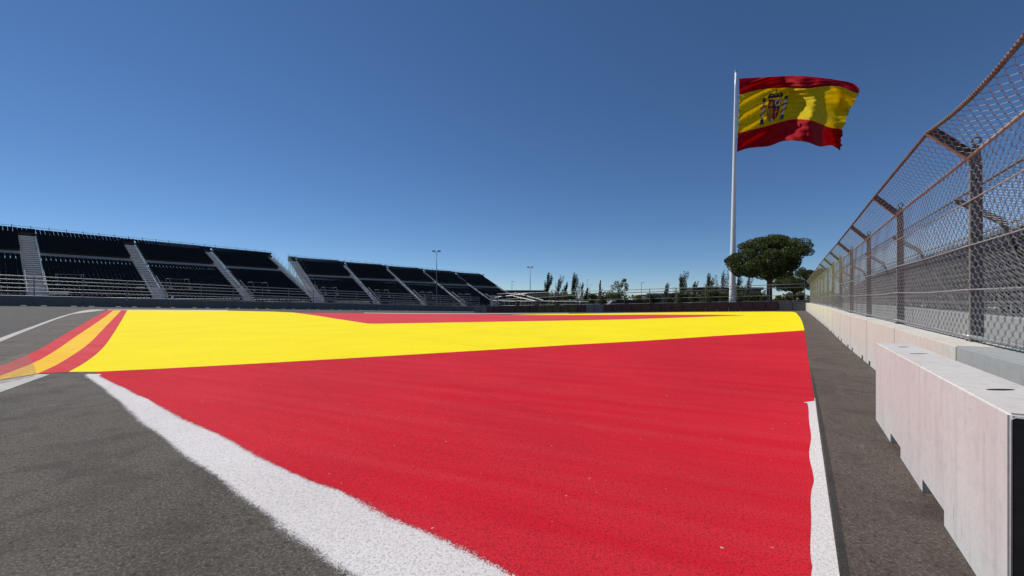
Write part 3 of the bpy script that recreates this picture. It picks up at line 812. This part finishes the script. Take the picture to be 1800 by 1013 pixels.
grandstand(Vector((-49.1, 113, 0)), 48, bays2, P, 1.8, 12.45, -.028, .36, 13, 17,
           'farther grandstand of black seats right of the near one, behind the tall lamp mast', -1, -P-.9, 4*P-.9)
grandstand(FP(16, 22), math.degrees(TH), [(2+P*k, P*(k+1)) for k in range(-1, 3)], P, 2.0, 0, 0, .34, 9, 8, 'x', -1, -P, 38.1) if False else None

# ---------------------------------------------------------------- stand on the right, seen through the fence
def right_stand():
    s_a, s_b = 4.0, 154.0; D0 = 7.5
    root = empty('grandstand', FP(s_a, D0), 'dark steel grandstand on the right, seen through the chain-link fence', 'grandstand'); root.rotation_euler = (0,0,fz)
    L = s_b-s_a; n = 16
    for b in range(12):
        x0 = b*L/12+.6; x1 = (b+1)*L/12-.6
        mb = MB(); ms = MB()
        for r in range(n):
            y = -.75*r; z = 1.0+.5*r
            mb.box((x0, y-.75, z-.05), (x1, y, z)); mb.box((x0, y-.02, z-.5), (x1, y, z-.06))
            for i in range(int((x1-x0)/.5)):
                c = Vector((x0+.25+i*.5, y-.35, z)); seat_shape(ms, c, Vector((1,0,0)), Vector((0,1,0)))
        sec = mb.build('seating_section', M['walk'], root); sm = ms.build('seat_rows', M['seat'], sec); sm['kind'] = 'stuff'
        mb = MB()
        for r in range(n*2): mb.box((x1+.05, -.375*r-.33, .95+.25*r), (x1+1.15, -.375*r, 1.0+.25*r))
        mb.build('stair', M['tread'], root)
    mb = MB(); x = 0
    while x <= L:
        yb = -.75*n-.2; zt = 1.0+.5*n
        mb.tube([(x, yb, 0), (x, yb, zt+1.2)], .04, 5); mb.tube([(x, 0, 0), (x, yb, zt-.4)], .03, 5); mb.tube([(x, 0, 0), (x, 0, 2.0)], .04, 5)
        mb.tube([(x, yb/2, 0), (x, yb/2, zt/2)], .03, 5); x += 2.07
    for z in (0.4, 1.0, 1.5, 2.0): mb.tube([(0, .05, z), (L, .05, z)], .03, 5)
    for z in (zt+.5, zt+.85, zt+1.2): mb.tube([(0, yb, z), (L, yb, z)], .03, 5)
    mb.build('railing', M['steel'], root)
    mb = MB(); mb.box((0, yb-.05, 0), (L, yb+.0, zt+.75)); mb.build('back_panel', M['post'], root)
right_stand()

# ---------------------------------------------------------------- point at a picture column and depth
def at(px, y, z=None):
    x = (px-CX)/FPX*y; return Vector((x, y, H(x, y) if z is None else z))
def zof(Y, y): return EYE + (HY-Y)/FPX*y

# ---------------------------------------------------------------- flag pole and flag
FY = 85.0; pb = at(1287, FY); ptop = Vector(((1293.5-CX)/FPX*FY, FY, zof(127, FY)))
fp = empty('flagpole', pb, 'very tall white tapering flagpole rising behind the maroon barriers left of the umbrella pine', 'flagpole')
mb = MB(); N = 14; ax_ = ptop-pb
mb.tube([ax_*(i/N) for i in range(N+1)], [.66-.46*(i/N)**.9 for i in range(N+1)], 24); mb.build('pole', M['pole'], fp, 0, True)
mb = MB()
for f in (.045, .35, .6, .8): 
    r = .67-.46*f**.9; c = ax_*f; mb.tube([c-ax_.normalized()*.06, c+ax_.normalized()*.06], r+.012, 24)
mb.build('joint_band', M['pole'], fp, 0, True)
mb = MB(); mb.tube([ax_, ax_+Vector((0,0,.25))], .26, 12); mb.tube([ax_+Vector((0,0,.25)), ax_+Vector((0,0,1.0))], .03, 6); mb.tube([ax_+Vector((-.1,0,.2)), ax_+Vector((-.25,0,1.3))], .02, 5); mb.build('finial', M['steel_light'], fp)

def interp(pts, x):
    xs = [p[0] for p in pts]; ys = [p[1] for p in pts]; return float(np.interp(x, xs, ys))
def smooth_curve(pts):
    c = catmull(pts, 8); L = [0]
    for i in range(1, len(c)): L.append(L[-1]+math.hypot(c[i][0]-c[i-1][0], c[i][1]-c[i-1][1]))
    L = [l/L[-1] for l in L]; return c, L
k_ = 1/5.627
def zc(pts): return smooth_curve([(1270+x*k_, 110+y*k_) for x, y in pts])
e0 = zc([(165,158),(280,152),(400,146),(690,132),(900,142),(1130,172),(1280,203),(1335,235),(1368,275)])
e1 = zc([(166,322),(280,290),(400,265),(520,255),(650,250),(850,258),(1000,236),(1150,238),(1260,278),(1362,312)])
e2 = zc([(150,700),(280,668),(400,640),(550,596),(700,562),(880,575),(1050,640),(1130,652),(1206,662)])
e3 = zc([(143,885),(250,850),(370,838),(470,825),(600,778),(730,775),(850,792),(960,832),(1080,822),(1185,870)])
def on(cur, u):
    c, L = cur; x = float(np.interp(u, L, [p[0] for p in c])); y = float(np.interp(u, L, [p[1] for p in c])); return np.array([x, y])
def ripple(u, v):
    """depth of the cloth in metres, growing folds towards the fly, fine diagonal creases from the hoist"""
    S = lambda t: (lambda c: c*c*(3-2*c))(max(0, min(1, t)))
    d = 1.2*math.sin(5.2*u+1.9*v-.5)*min(1, u*2.2) + 1.3*math.sin(11.5*u-3.2*v+1.0)*min(1, u*1.6)
    d += .60*math.sin(34*v+16*u)*math.exp(-((u-.13)/.16)**2) + .26*math.sin(64*v+36*u+1)*math.exp(-((u-.2)/.2)**2)
    g_ = S((u-.2)/.25)*(1-.6*S((u-.6)/.3))
    d -= 8.5*g_*(v-.5)
    d += 1.1*math.sin(13*v-6*u+.6)*max(0, min(1, (u-.4)*4))
    q = max(0, u-.6)/.4
    d += q*(.55*math.sin(21*v+13*u) + .30*math.sin(47*v-19*u+2)+.17*math.sin(80*v+25*u))
    d += .5*math.sin(26*u+3*v)*max(0, v-.72)/.28*.9 + .3*math.sin(17*u-9*v)*max(0, .25-v)/.25
    d += -6.0*S((u-.30-.30*v+.05*math.sin(9*v))/.24) + 7.0*S((u-.62-.05*v)/.24)
    d += (.13*math.sin(46*u-31*v)+.09*math.sin(83*v+27*u+2*math.sin(7*u)))*min(1, u*3)
    d += .35*abs(math.sin(9*v+5*u))*math.exp(-((v-.12)/.12)**2)
    return d
def flagS(u, v, off=0.0):
    a_, b_, c_, d_ = on(e0, u), on(e1, u), on(e2, u), on(e3, u)
    if v < .25: p = a_+(b_-a_)*(v/.25)
    elif v < .75:
        q = (v-.25)/.5; p = b_+(c_-b_)*q + np.array([1.0, 0])*(4*q*(1-q))*(5.0*max(0, u-.5)*math.sin(9*v))
    else: p = c_+(d_-c_)*((v-.75)/.25)
    if u > .9: p = p - np.array([(u-.9)/.1*(3.0*abs(math.sin(23*v+.4))+2.2*abs(math.sin(57*v))), 0])
    y = FY - .4 + ripple(u, v) - off
    return Vector(((p[0]-CX)/FPX*y, y, zof(p[1], y)))
t = NT('flag_cloth'); uv = t.n('ShaderNodeUVMap'); sep = t.n('ShaderNodeSeparateXYZ'); t.L(uv.outputs[0], sep.inputs[0])
r = t.n('ShaderNodeValToRGB'); r.color_ramp.interpolation = 'CONSTANT'; el = r.color_ramp.elements
el[0].position = 0; el[0].color = (.66,.008,.026,1); el[1].position = .25; el[1].color = (.93,.76,.012,1)
x_ = el.new(.75); x_.color = (.66,.008,.026,1); t.L(sep.outputs[1], r.inputs[0])
weave = t.noise(t.mapp(uv.outputs[0], (40, 6, 1), (0,0,.5)), 3, 5, .6); cc = t.mix(t.ramp(weave, [(.4, .22), (.6, 0)]), r.outputs[0], (.25,.12,.01), 'MULTIPLY')
t.base(cc, .6, 0, .15); tl = t.n('ShaderNodeBsdfTranslucent'); t.L(cc, tl.inputs[0]); mx = t.n('ShaderNodeMixShader'); mx.inputs[0].default_value = .50
t.L(t.b.outputs[0], mx.inputs[1]); t.L(tl.outputs[0], mx.inputs[2]); t.L(mx.outputs[0], t.out.inputs[0]); M['flag'] = t.m
t.bump(t.noise(t.mapp(uv.outputs[0], (9, 30, 1), (0,0,-.6)), 2.5, 5, .6), .5, .6)
fo = flagS(0, .5); flag = empty('flag', fo, 'huge red and yellow striped flag with a coat of arms, blowing from the tall pole', 'flag')
NU, NV = 120, 80; vs = []; uvs = []
rr = random.Random(3); tear = [rr.uniform(0, 1) for _ in range(NV+1)]
for i in range(NU+1):
    for j in range(NV+1):
        u, v = i/NU, j/NV
        vs.append(flagS(u, v)-fo); uvs.append((u, v))
fs = [(i*(NV+1)+j, (i+1)*(NV+1)+j, (i+1)*(NV+1)+j+1, i*(NV+1)+j+1) for i in range(NU) for j in range(NV)]
me = bpy.data.meshes.new('cloth'); me.from_pydata([tuple(v) for v in vs], [], fs); ul = me.uv_layers.new(name='UVMap')
for p in me.polygons:
    p.use_smooth = True
    for li in p.loop_indices: ul.data[li].uv = uvs[me.loops[li].vertex_index]
me.materials.append(M['flag']); fl = bpy.data.objects.new('cloth', me); COL.objects.link(fl); fl.parent = flag
so2 = fl.modifiers.new('thickness', 'SOLIDIFY'); so2.thickness = .01
# heraldic shapes as thin appliques following the cloth
AM = {'r': simple('emblem_red', (.30,.010,.02), .6), 'g': simple('emblem_gold', (.62,.42,.03), .5), 'w': simple('emblem_white', (.62,.60,.60), .6),
      'b': simple('emblem_blue', (.035,.06,.14), .6), 'd': simple('emblem_dark', (.05,.02,.03), .6), 's': simple('emblem_silver', (.33,.35,.36), .6)}
ecenter = (.312, .50); EW, EH = .108, .232         # half sizes of the emblem in cloth coordinates
def E(x, y): return (ecenter[0]+x*EW, ecenter[1]-y*EH)
def decal(name, polys, mat, parent, off):
    bm = bmesh.new()
    for poly in polys:
        vsx = [bm.verts.new((*E(x, y), 0)) for x, y in poly]
        try: bm.faces.new(vsx)
        except ValueError: pass
    bmesh.ops.triangulate(bm, faces=bm.faces[:])
    for k in range(1, 60):
        for co, no in (((k/60, 0, 0), (1,0,0)), ((0, k/60, 0), (0,1,0))):
            bmesh.ops.bisect_plane(bm, geom=bm.verts[:]+bm.edges[:]+bm.faces[:], plane_co=co, plane_no=no)
    for v in bm.verts: v.co = flagS(v.co.x, v.co.y, off)-fo
    m = bpy.data.meshes.new(name); bm.to_mesh(m); bm.free(); m.materials.append(mat)
    for p in m.polygons: p.use_smooth = True
    o = bpy.data.objects.new(name, m); COL.objects.link(o); o.parent = parent; return o
def rect(x0, y0, x1, y1): return [(x0,y0),(x1,y0),(x1,y1),(x0,y1)]
def ell(x, y, a_, b_, n=14): return [(x+a_*math.cos(2*math.pi*i/n), y+b_*math.sin(2*math.pi*i/n)) for i in range(n)]
sh = [(-.5,.42),(.5,.42),(.5,-.45),(.42,-.68),(.2,-.84),(0,-.9),(-.2,-.84),(-.42,-.68),(-.5,-.45)]
so3 = decal('shield', [sh], AM['r'], fl, .10)
decal('shield_quarter', [rect(.02,-.0,.46,.38)], AM['w'], fl, .14)
decal('lion', [[(.12,.05),(.2,.1),(.32,.1),(.4,.3),(.3,.34),(.24,.28),(.14,.3)]], AM['r'], fl, .18)
decal('castle', [rect(-.38,.06,-.12,.2), rect(-.38,.2,-.32,.3), rect(-.28,.2,-.22,.34), rect(-.18,.2,-.12,.3)], AM['g'], fl, .14)
decal('pales', [rect(-.44,-.62,-.38,-.06), rect(-.32,-.72,-.26,-.06), rect(-.2,-.8,-.14,-.06), rect(-.08,-.84,-.03,-.06)], AM['g'], fl, .14)
decal('chains', [ell(.24,-.35,.17,.03), rect(.22,-.66,.26,-.08), rect(.06,-.38,.42,-.34)], AM['g'], fl, .14)
decal('fleur', [ell(0,0,.13,.13)], AM['b'], fl, .2)
decal('base_point', [[(0,-.9),(-.12,-.78),(0,-.68),(.12,-.78)]], AM['w'], fl, .16)
decal('crown', [[(-.52,.46),(.52,.46),(.6,.66),(.44,.8),(.1,.74),(0,.86),(-.1,.74),(-.44,.8),(-.6,.66)], rect(-.02,.84,.02,1.02), rect(-.07,.92,.07,.96)], AM['d'], fl, .12)
decal('crown_band', [rect(-.5,.45,.5,.52), ell(-.3,.68,.08,.04), ell(.3,.68,.08,.04), ell(0,.7,.08,.05)], AM['g'], fl, .16)
for sx in (-1, 1):
    x = sx*.86
    decal('pillar', [rect(x-.09,-.62,x+.09,.34)], AM['w'], fl, .12)
    decal('pillar_cap', [rect(x-.14,.34,x+.14,.4), rect(x-.12,.42,x+.12,.56)], AM['d'], fl, .13)
    decal('pillar_base', [rect(x-.15,-.7,x+.15,-.62), [(x-.2,-.9),(x+.2,-.9),(x+.13,-.7),(x-.13,-.7)]], AM['b'], fl, .13)
    decal('ribbon', [[(x-.26,-.02),(x-.2,.08),(x+.28,.16),(x+.28,.08),(x-.12,.0),(x-.14,-.06)], [(x-.22,-.4),(x-.18,-.34),(x+.22,-.14),(x+.24,-.22),(x-.1,-.4),(x-.18,-.46)]], AM['r'], fl, .18)
mb = MB()
for v in (0, .45, .8, 1.0):
    a_ = flagS(0, v)-fo; mb.tube([a_, Vector(((pb+(ptop-pb)*((a_.z+fo.z-pb.z)/(ptop.z-pb.z)))-fo)[:])+Vector((0,0,-.8))], .05, 5)
mb.build('halyard', M['white_metal'], flag)

# ---------------------------------------------------------------- foliage
def leaves(mb, c, rad, n, size, rr, squash=(1,1,1), shell=.55):
    for _ in range(n):
        while True:
            v = Vector((rr.uniform(-1,1), rr.uniform(-1,1), rr.uniform(-1,1)))
            if .001 < v.length <= 1: break
        v = v.normalized()*(v.length**shell)
        p = Vector(c)+Vector((v.x*rad*squash[0], v.y*rad*squash[1], v.z*rad*squash[2]))
        a_ = Vector((rr.gauss(0,1), rr.gauss(0,1), rr.gauss(0,1))).normalized(); b_ = a_.orthogonal().normalized(); b_.rotate(Matrix.Rotation(rr.uniform(0,6.28), 3, a_))
        s = size*rr.uniform(.6,1.3)
        mb.add([p-b_*s*.5, p+a_.cross(b_)*s*.35, p+b_*s*.6, p-a_.cross(b_)*s*.35], [(0,1,2,3)])
def umbrella_pine(px, y, top, halfw, crown_lo, trunk_px, label, seed, nsub, lean=0):
    rr = random.Random(seed); b = at(trunk_px, y); root = empty('pine_tree', b, label, 'tree')
    u = y/FPX; zt = zof(top, y)-b.z; zl = zof(crown_lo, y)-b.z; cx = (px-trunk_px)*u; R = halfw*u
    mb = MB(); ends = []
    B = (zt-zl)/2; zm = (zt+zl)/2
    for k in range(nsub):
        while True:
            v = Vector((rr.uniform(-1,1), rr.uniform(-1,1), rr.uniform(-1,1)))
            if .55 < v.length < 1: break
        x = cx+R*.90*v.x; yy = R*.78*v.y; sq = math.sqrt(max(0, 1-v.x*v.x))
        z = zm+B*.84*v.z*(1 if v.z > 0 else .80) + .16*B*v.x
        if v.z < 0 and v.x > .35: z += B*.55*min(1, (v.x-.35)*2)
        rad = R*rr.uniform(.095,.165); ends.append((x, yy, z))
        leaves(mb, (x, yy, z), rad, 380, .05*R*.62, rr, (1.1,1.1,.72), .4)
    mb.build('crown', M['pine'], root)
    tk = MB(); h = zl+(zt-zl)*.25
    tk.tube([(0,0,-.3),(.05,0,h*.35),(.12,.1,h*.8),(.2,.1,h+.8)], [R*.075,R*.062,R*.055,R*.04], 10)
    for k in range(11):
        e_ = ends[k*3 % len(ends)]; s = rr.uniform(.68,.95)*h
        tk.tube([(.1,.05,s),((e_[0])*.4,(e_[1])*.4,s+(e_[2]-s)*.45),(e_[0]*.8,e_[1]*.8,e_[2]-.4)], [R*.024,R*.017,R*.008], 6)
    tk.build('trunk', M['bark'], root, 0, True)
    return root
umbrella_pine(1347, 74, 411, 72, 502, 1352, 'large umbrella pine with a broad rounded crown right of the flagpole', 5, 200)
umbrella_pine(1402, 84, 468, 44, 520, 1396, 'smaller pine with dark spreading limbs between the large pine and the fence', 9, 110)

def poplar(px, y, top, wpx, mat, label, seed, leanx=.10, dens=1.0, name='poplar_tree'):
    rr = random.Random(seed); b = at(px, y); root = empty(name, b, label, 'tree', 'slender trees beyond the far barriers')
    u = y/FPX; h = zof(top, y)-b.z; R = wpx*u*.5
    mb = MB(); tk = MB()
    nb = 16
    for k in range(nb):
        f = .25+.7*k/nb; ang = rr.uniform(0, 6.28); rad = R*(1.15-.8*max(0, f-.3)/.7)*rr.uniform(.45,1.2)
        x0 = leanx*h*f*f*.3; L = h*rr.uniform(.14,.26)
        base = Vector((x0, 0, h*f-L*.9)); tip = Vector((x0+math.cos(ang)*rad+leanx*L*2.2, math.sin(ang)*rad, min(h, h*f+L*.5)))
        tk.tube([base, tip], [R*.05, .02], 4)
        for q in range(4):
            c = base.lerp(tip, .3+.23*q); leaves(mb, c, R*.24, int(34*dens), .26, rr, (.7,.7,2.2), .6)
    for q in range(8): leaves(mb, (leanx*h*.3*(q/8)**2, 0, h*(.2+.78*q/8)), R*(.32-.24*q/8), int(30*dens), .3, rr, (1,1,2.4), .6)
    mb.build('crown', mat, root)
    tk.tube([(0,0,-.2),(leanx*h*.1,0,h*.5),(leanx*h*.3,0,h*.97)], [R*.14,R*.08,.02], 6)
    tk.build('trunk', M['bark_dark'], root)
for (px, y, top, wd, m_, lab, ln, dn) in [
    (961,122,481.5,15,'poplar','dense dark poplar, leftmost of the tall slender trees right of the far grandstand',.12,1.5),
    (980,130,487,15,'poplar_grey','sparse grey-green poplar between two dark poplars right of the grandstand',.14,.8),
    (991,118,498.5,9,'poplar','small dark poplar just left of the tall dark one near the pale sign',.12,1.2),
    (1005,122,483,16,'poplar','tall dark wind-bent poplar left of the pale sign on the far fence',.16,1.5),
    (1022,135,498,6,'poplar','thin low poplar directly behind the pale sign',.1,.7),
    (1030,120,508,9,'poplar','short dark tree just right of the pale sign',.05,1.1),
    (1053,128,494,6,'poplar','single very thin bent poplar left of the young yellowish tree',.12,.7),
    (1169,130,499,10,'poplar_grey','slim grey poplar left of the group near the low shed',.08,.8),
    (1196,118,482.5,20,'poplar','tall pointed dark poplar, leftmost of the group left of the flagpole',.14,1.5),
    (1219,125,496.5,11,'poplar','short slim poplar between the two tall dark ones left of the flagpole',.12,1.0),
    (1243,118,484,21,'poplar','tall dark bent poplar, second big one left of the flagpole',.18,1.5),
    (1268,128,479,24,'poplar_grey','broad feathery grey poplar immediately left of the flagpole',.18,.9),
    (1295,122,487,11,'poplar','slim poplar half hidden behind the flagpole',.15,1.0),
    (1314,125,487,14,'poplar_grey','pale feathery poplar under the left side of the large pine crown',.12,.8)]:
    poplar(px, y, top, wd*1.35, M[m_], lab, int(px), ln, dn)
# young open tree
rr = random.Random(44); b = at(1088, 100); yt = empty('young_tree', b, 'open-crowned young yellow-green tree behind the dark truck', 'tree')
mb = MB(); tk = MB(); u = 100/FPX; h = zof(490, 100)-b.z
tk.tube([(0,0,-.2),(0,0,h*.5),(.2,0,h*.85)], [.12,.08,.03], 6)
for (dx, zf, rad) in [(-10,.72,.75),(-6,.84,.7),(-3,.7,.7),(2,.55,.8),(5,.78,.55),(9,.9,.7),(13,.78,.6),(12,.66,.5),(-15,.55,.8),(-18,.42,.7),(-9,.35,.9),(0,.3,.9),(7,.4,.7),(10,.95,.45),(-8,.5,.7)]:
    c = Vector((dx*u, rr.uniform(-1,1), h*zf)); tk.tube([(0,0,h*zf*.45), c*.6+Vector((0,0,h*zf*.25)), c], [.05,.035,.015], 4); leaves(mb, c, rad, 110, .28, rr)
mb.build('crown', M['young'], yt); tk.build('trunk', M['bark_dark'], yt)
# bushes
labs = {}
bl = [(905,105,513,26),(928,108,512,30),(953,104,512,28),(978,106,511,30),(1002,104,513,26),(1042,108,513,24),(1062,104,516,20),
      (1128,110,516,22),(1180,104,512,20),(1200,100,511,26),(1224,102,512,26),(1246,99,509,30),(1268,100,510,28),(1300,99,510,30),(1322,101,512,28),(1345,100,516,22),(1368,104,518,24),(1404,96,512,22),(1078,112,511,22),(1150,112,513,22),(1284,112,507,24),(1385,110,510,24)]
ref = ['at the foot of the grandstand','second from the grandstand','below the left end of the dark poplars','below the grey sparse poplar','below the tall dark bent poplar','just right of the pale sign',
       'left of the young tree','right of the dark truck','beside the low shed','below the pointed poplar','between the two tall dark poplars','below the second big poplar','touching the flagpole on the left','right of the flagpole',
       'left of the pine trunk','behind the pine trunk','right of the pine trunk','close to the end of the catch fence','under the young yellowish tree','left of the low shed','directly behind the flagpole foot','behind the smaller pine on its left']
for (px, y, top, wd), rf in zip(bl, ref):
    rr = random.Random(int(px*3)); b = at(px, y); u = y/FPX
    h = zof(top, y)-b.z; R = wd*u*.5
    o = empty('bush', b, 'dense dark green bush behind the far barriers, '+rf, 'bush', 'bushes behind the far barriers')
    mb = MB(); tk = MB()
    for k in range(20):
        c = Vector((rr.uniform(-1,1)*R*.85, rr.uniform(-1,1)*R*.5, rr.uniform(.12,.82)*h)); leaves(mb, c, R*rr.uniform(.28,.45), 110, .34, rr, (1,1,.9), .5)
        if k % 3 == 0: tk.tube([(c.x*.2,c.y*.2,-.1), c], [.06,.02], 4)
    mb.build('foliage', M['bush2'] if int(px) % 3 == 0 else M['bush'], o); tk.build('stem', M['bark_dark'], o)

# distant wooded ridge
mb = MB(); rr = random.Random(2)
pts = []
ridge = MB()
for i in range(90):
    px = 850+i*7.2; y = 330; b = at(px, y, -1); top = 515+5*math.sin(i*.35)+rr.uniform(-2,2)
    leaves(ridge, (b.x, y+rr.uniform(-12,12), (zof(top, y)-1)/2-1), 4.5, 110, 1.5, rr, (1,1,(zof(top,y)+1)/9), .5)
ro_ = ridge.build('distant_wood', M['bush'], None); tag(ro_, 'far-off dark wood on the horizon behind the poplars', 'wood', None, 'stuff')

# ---------------------------------------------------------------- lamp masts
def mast(px, y, top, arm, label, name='lamp_mast'):
    b = at(px, y); h = zof(top, y)-b.z; root = empty(name, b, label, 'lamp', 'floodlight masts')
    mb = MB(); mb.tube([(0,0,-.1),(0,0,h*.5),(0,0,h)], [.13,.10,.06], 10); mb.build('mast', M['steel'], root, 0, True)
    mb = MB(); mb.obox((0,0,h-.25), (arm*.9,0,0), (0,.04,0), (0,0,.04)); mb.build('crossbar', M['steel'], root)
    for sx in (-.85,-.45,.45,.85):
        mb = MB(); mb.obox((sx*arm,-.12,h-.02), (arm*.16,0,.03*sx), (0,.2,-.06), (0,.02,.09)); mb.build('floodlight', M['steel_light'], root)
mast(767.5, 95, 441.5, 1.0, 'tall floodlight mast standing in front of the farther grandstand')
mast(932, 120, 469.5, .95, 'shorter floodlight mast standing alone right of the farther grandstand')
def street(px, y, top, label):
    b = at(px, y); h = zof(top, y)-b.z; root = empty('street_lamp', b, label, 'lamp', 'distant lamp posts')
    mb = MB(); mb.tube([(0,0,0),(0,0,h)], .11, 6, True, .07); mb.build('post', M['steel'], root)
    mb = MB(); mb.obox((.5,0,h), (.6,0,0), (0,.12,0), (0,0,.06)); mb.build('lamp_head', M['steel'], root)
street(1032, 190, 492, 'distant thin lamp post behind the pale sign')
street(1037, 230, 501, 'lower distant lamp post right next to the taller one by the pale sign')
street(1127.5, 150, 497, 'distant thin lamp post right of the dark truck')
street(900, 170, 495, 'distant leaning thin lamp post at the right foot of the farther grandstand')

# ---------------------------------------------------------------- handrail and stair structure behind the far barriers
def GPt(px, y, Y): return Vector(((px-CX)/FPX*y, y, zof(Y, y)))
root = empty('access_railing', at(870, 92), 'low grey steel railing with close posts behind the olive barriers left of the sign', 'railing'); o0 = root.location.copy()
mb = MB()
pxs = list(range(866, 1042, 21))
A = [GPt(px, 84-(px-866)*.06, 528.5+(px-866)*.012) for px in pxs]
Bp = [GPt(px, 84-(px-866)*.06, 533+(px-866)*.008) for px in pxs]
mb.tube([a_-o0 for a_ in A], .05, 5); mb.tube([a_-o0 for a_ in Bp], .035, 5); mb.build('rail', M['steel_light'], root)
for a_ in A:
    mb = MB(); mb.tube([Vector((a_.x, a_.y, H(a_.x, a_.y)))-o0, a_-o0], .055, 5); mb.build('post', M['steel_light'], root)
root = empty('access_ramp', at(900, 100), 'sloping steel ramp rails at the right foot of the farther grandstand', 'ramp'); o0 = root.location.copy()
for (x0,Y0,x1,Y1) in ((862,524,935,515),(862,528,1030,518.5),(905,515,955,528),(898,520,945,530)):
    mb = MB(); mb.tube([GPt(x0,98,Y0)-o0, GPt(x1,92,Y1)-o0], .07, 5); mb.build('rail', M['steel_light'], root)
for px in (864, 870, 876, 895, 915, 935):
    mb = MB(); a_ = GPt(px, 97, 521 if px > 880 else 520); mb.tube([Vector((a_.x,a_.y,H(a_.x,a_.y)))-o0, a_-o0], .07, 5); mb.build('post', M['steel_light'], root)
mb = MB(); a_ = GPt(867, 98, 530); mb.obox(a_-o0, (.75,0,0), (0,.5,0), (0,0,1.5)); mb.build('tower_panel', M['walk'], root)

# pale sign
b = at(1023, 75); sg = empty('sign_board', b, 'small pale upright sign panel mounted on the far fence', 'sign')
zc_ = zof(521.8, 75)-b.z
mb = MB(); mb.obox((0,0,zc_), (.26,0,0), (0,.02,0), (0,0,.62)); mb.build('panel', simple('pale_sign', (.62,.55,.48), .5, 0, .08), sg, .01)
mb = MB(); mb.obox((0.0,-.025,zc_+.25), (.05,0,0), (0,.003,0), (0,0,.16)); mb.obox((0.02,-.025,zc_-.15), (.05,0,0), (0,.003,0), (0,0,.12)); mb.build('marking', simple('sign_marking', (.32,.22,.2), .6), sg)
mb = MB(); mb.tube([(0,.05,0),(0,.05,zc_)], .04, 6); mb.build('post', M['steel'], sg)

for px_, Y_b, y_, hw, hh_, lab in ((104, 515, 49.5, .85, .2, 'small white board hung low on the rail fence near the left edge'),
                                  (247, 506, 56, .45, .12, 'small white board on the rail fence in front of the second stair'),
                                  (303, 523, 58, .14, .28, 'tiny white upright board at the foot of the rail fence')):
    b = at(px_, y_); sb = empty('notice_board', b, lab, 'sign'); zq = zof(Y_b, y_)-b.z
    mb = MB(); mb.obox((0,0,zq), (hw*.72,hw*.68,0), (-.014,.014,0), (0,0,hh_)); mb.build('panel', M['white_metal'], sb)
    mb = MB(); mb.tube([(.05,.05,0),(.05,.05,zq)], .03, 5); mb.build('post', M['steel'], sb)
# dark truck behind the barrier
b = at(1098, 78); tk = empty('truck', b, 'dark maroon truck parked behind the far barriers, only its upper body showing', 'truck')
z0 = zof(537, 78)-b.z
mb = MB(); mb.box((-1.9,-1.1,z0-.5),(2.35,1.1,zof(527.3,78)-b.z)); mb.build('cargo_body', M['truck'], tk, .06)
mb = MB(); zt = zof(528.6,78)-b.z
mb.prism([(-1.95,-1.05,z0-.5),(-3.5,-1.05,z0-.5),(-3.45,-1.05,z0+.2),(-2.55,-1.05,zt),(-1.95,-1.05,zt)], (0,2.1,0)); mb.build('cab', M['steel'], tk, .03)
mb = MB(); mb.prism([(-2.05,-1.07,z0+.25),(-3.1,-1.07,z0+.25),(-2.6,-1.07,zt-.12),(-2.05,-1.07,zt-.12)], (0,.015,0)); mb.build('side_window', M['glass'], tk)
mb = MB(); mb.obox((-2.3,-1.12,zt-.05), (.12,0,0), (0,.05,0), (0,0,.14)); mb.build('mirror', M['white_metal'], tk, .02)
for k in range(4):
    mb = MB(); mb.box((-1.6+k*.95,-1.13,z0-.2),(-.85+k*.95,-1.105,z0+.45)); mb.build('locker_door', simple('locker', (.06,.02,.02) if k < 2 else (.16,.13,.12), .5), tk)
for x in (-2.7,-.6,1.6):
    for yy in (-1.0,1.0):
        mb = MB(); mb.tube([(x,yy-.12,.5),(x,yy+.12,.5)], .5, 16); w_ = mb.build('wheel', M['rubber'], tk)
mb = MB(); mb.box((-3.4,-.9,.55),(2.3,.9,max(.8, z0-.5))); mb.build('chassis', M['rubber'], tk)

# low buildings
def shed(px0, px1, y, top, label, wm, rm, eave=.35, wins=5):
    a_, b_ = at(px0, y), at(px1, y); root = empty('shed_building', (a_+b_)/2, label, 'building'); L = (b_-a_).length/2; h = zof(top, y)-root.location.z
    mb = MB(); mb.box((-L,0,-.3),(L,10,h-eave)); mb.build('wall', M[wm], root)
    mb = MB(); mb.box((-L-.5,-.6,h-eave),(L+.5,10.5,h)); mb.build('roof', M[rm], root)
    for i in range(wins):
        x = -L+(i+.5)*2*L/wins; f = MB(); f.box((x-.7,-.05,h*.35),(x+.7,-.003,h*.72)); wo = f.build('window', M['steel'], root)
        g_ = MB(); g_.box((x-.6,-.07,h*.38),(x+.6,-.052,h*.69)); g_.build('pane', M['glass'], wo)
shed(1138, 1236, 150, 515.5, 'low grey building with a thin white roof behind the truck', 'wall', 'wallw', .5, 7)
shed(1226, 1338, 140, 505.5, 'long dark flat-roofed building behind the poplars at the flagpole', 'wall', 'roof', .9, 6)
shed(885, 958, 190, 510.5, 'dark low building at the right foot of the farther grandstand', 'wall', 'roof', .8, 5)
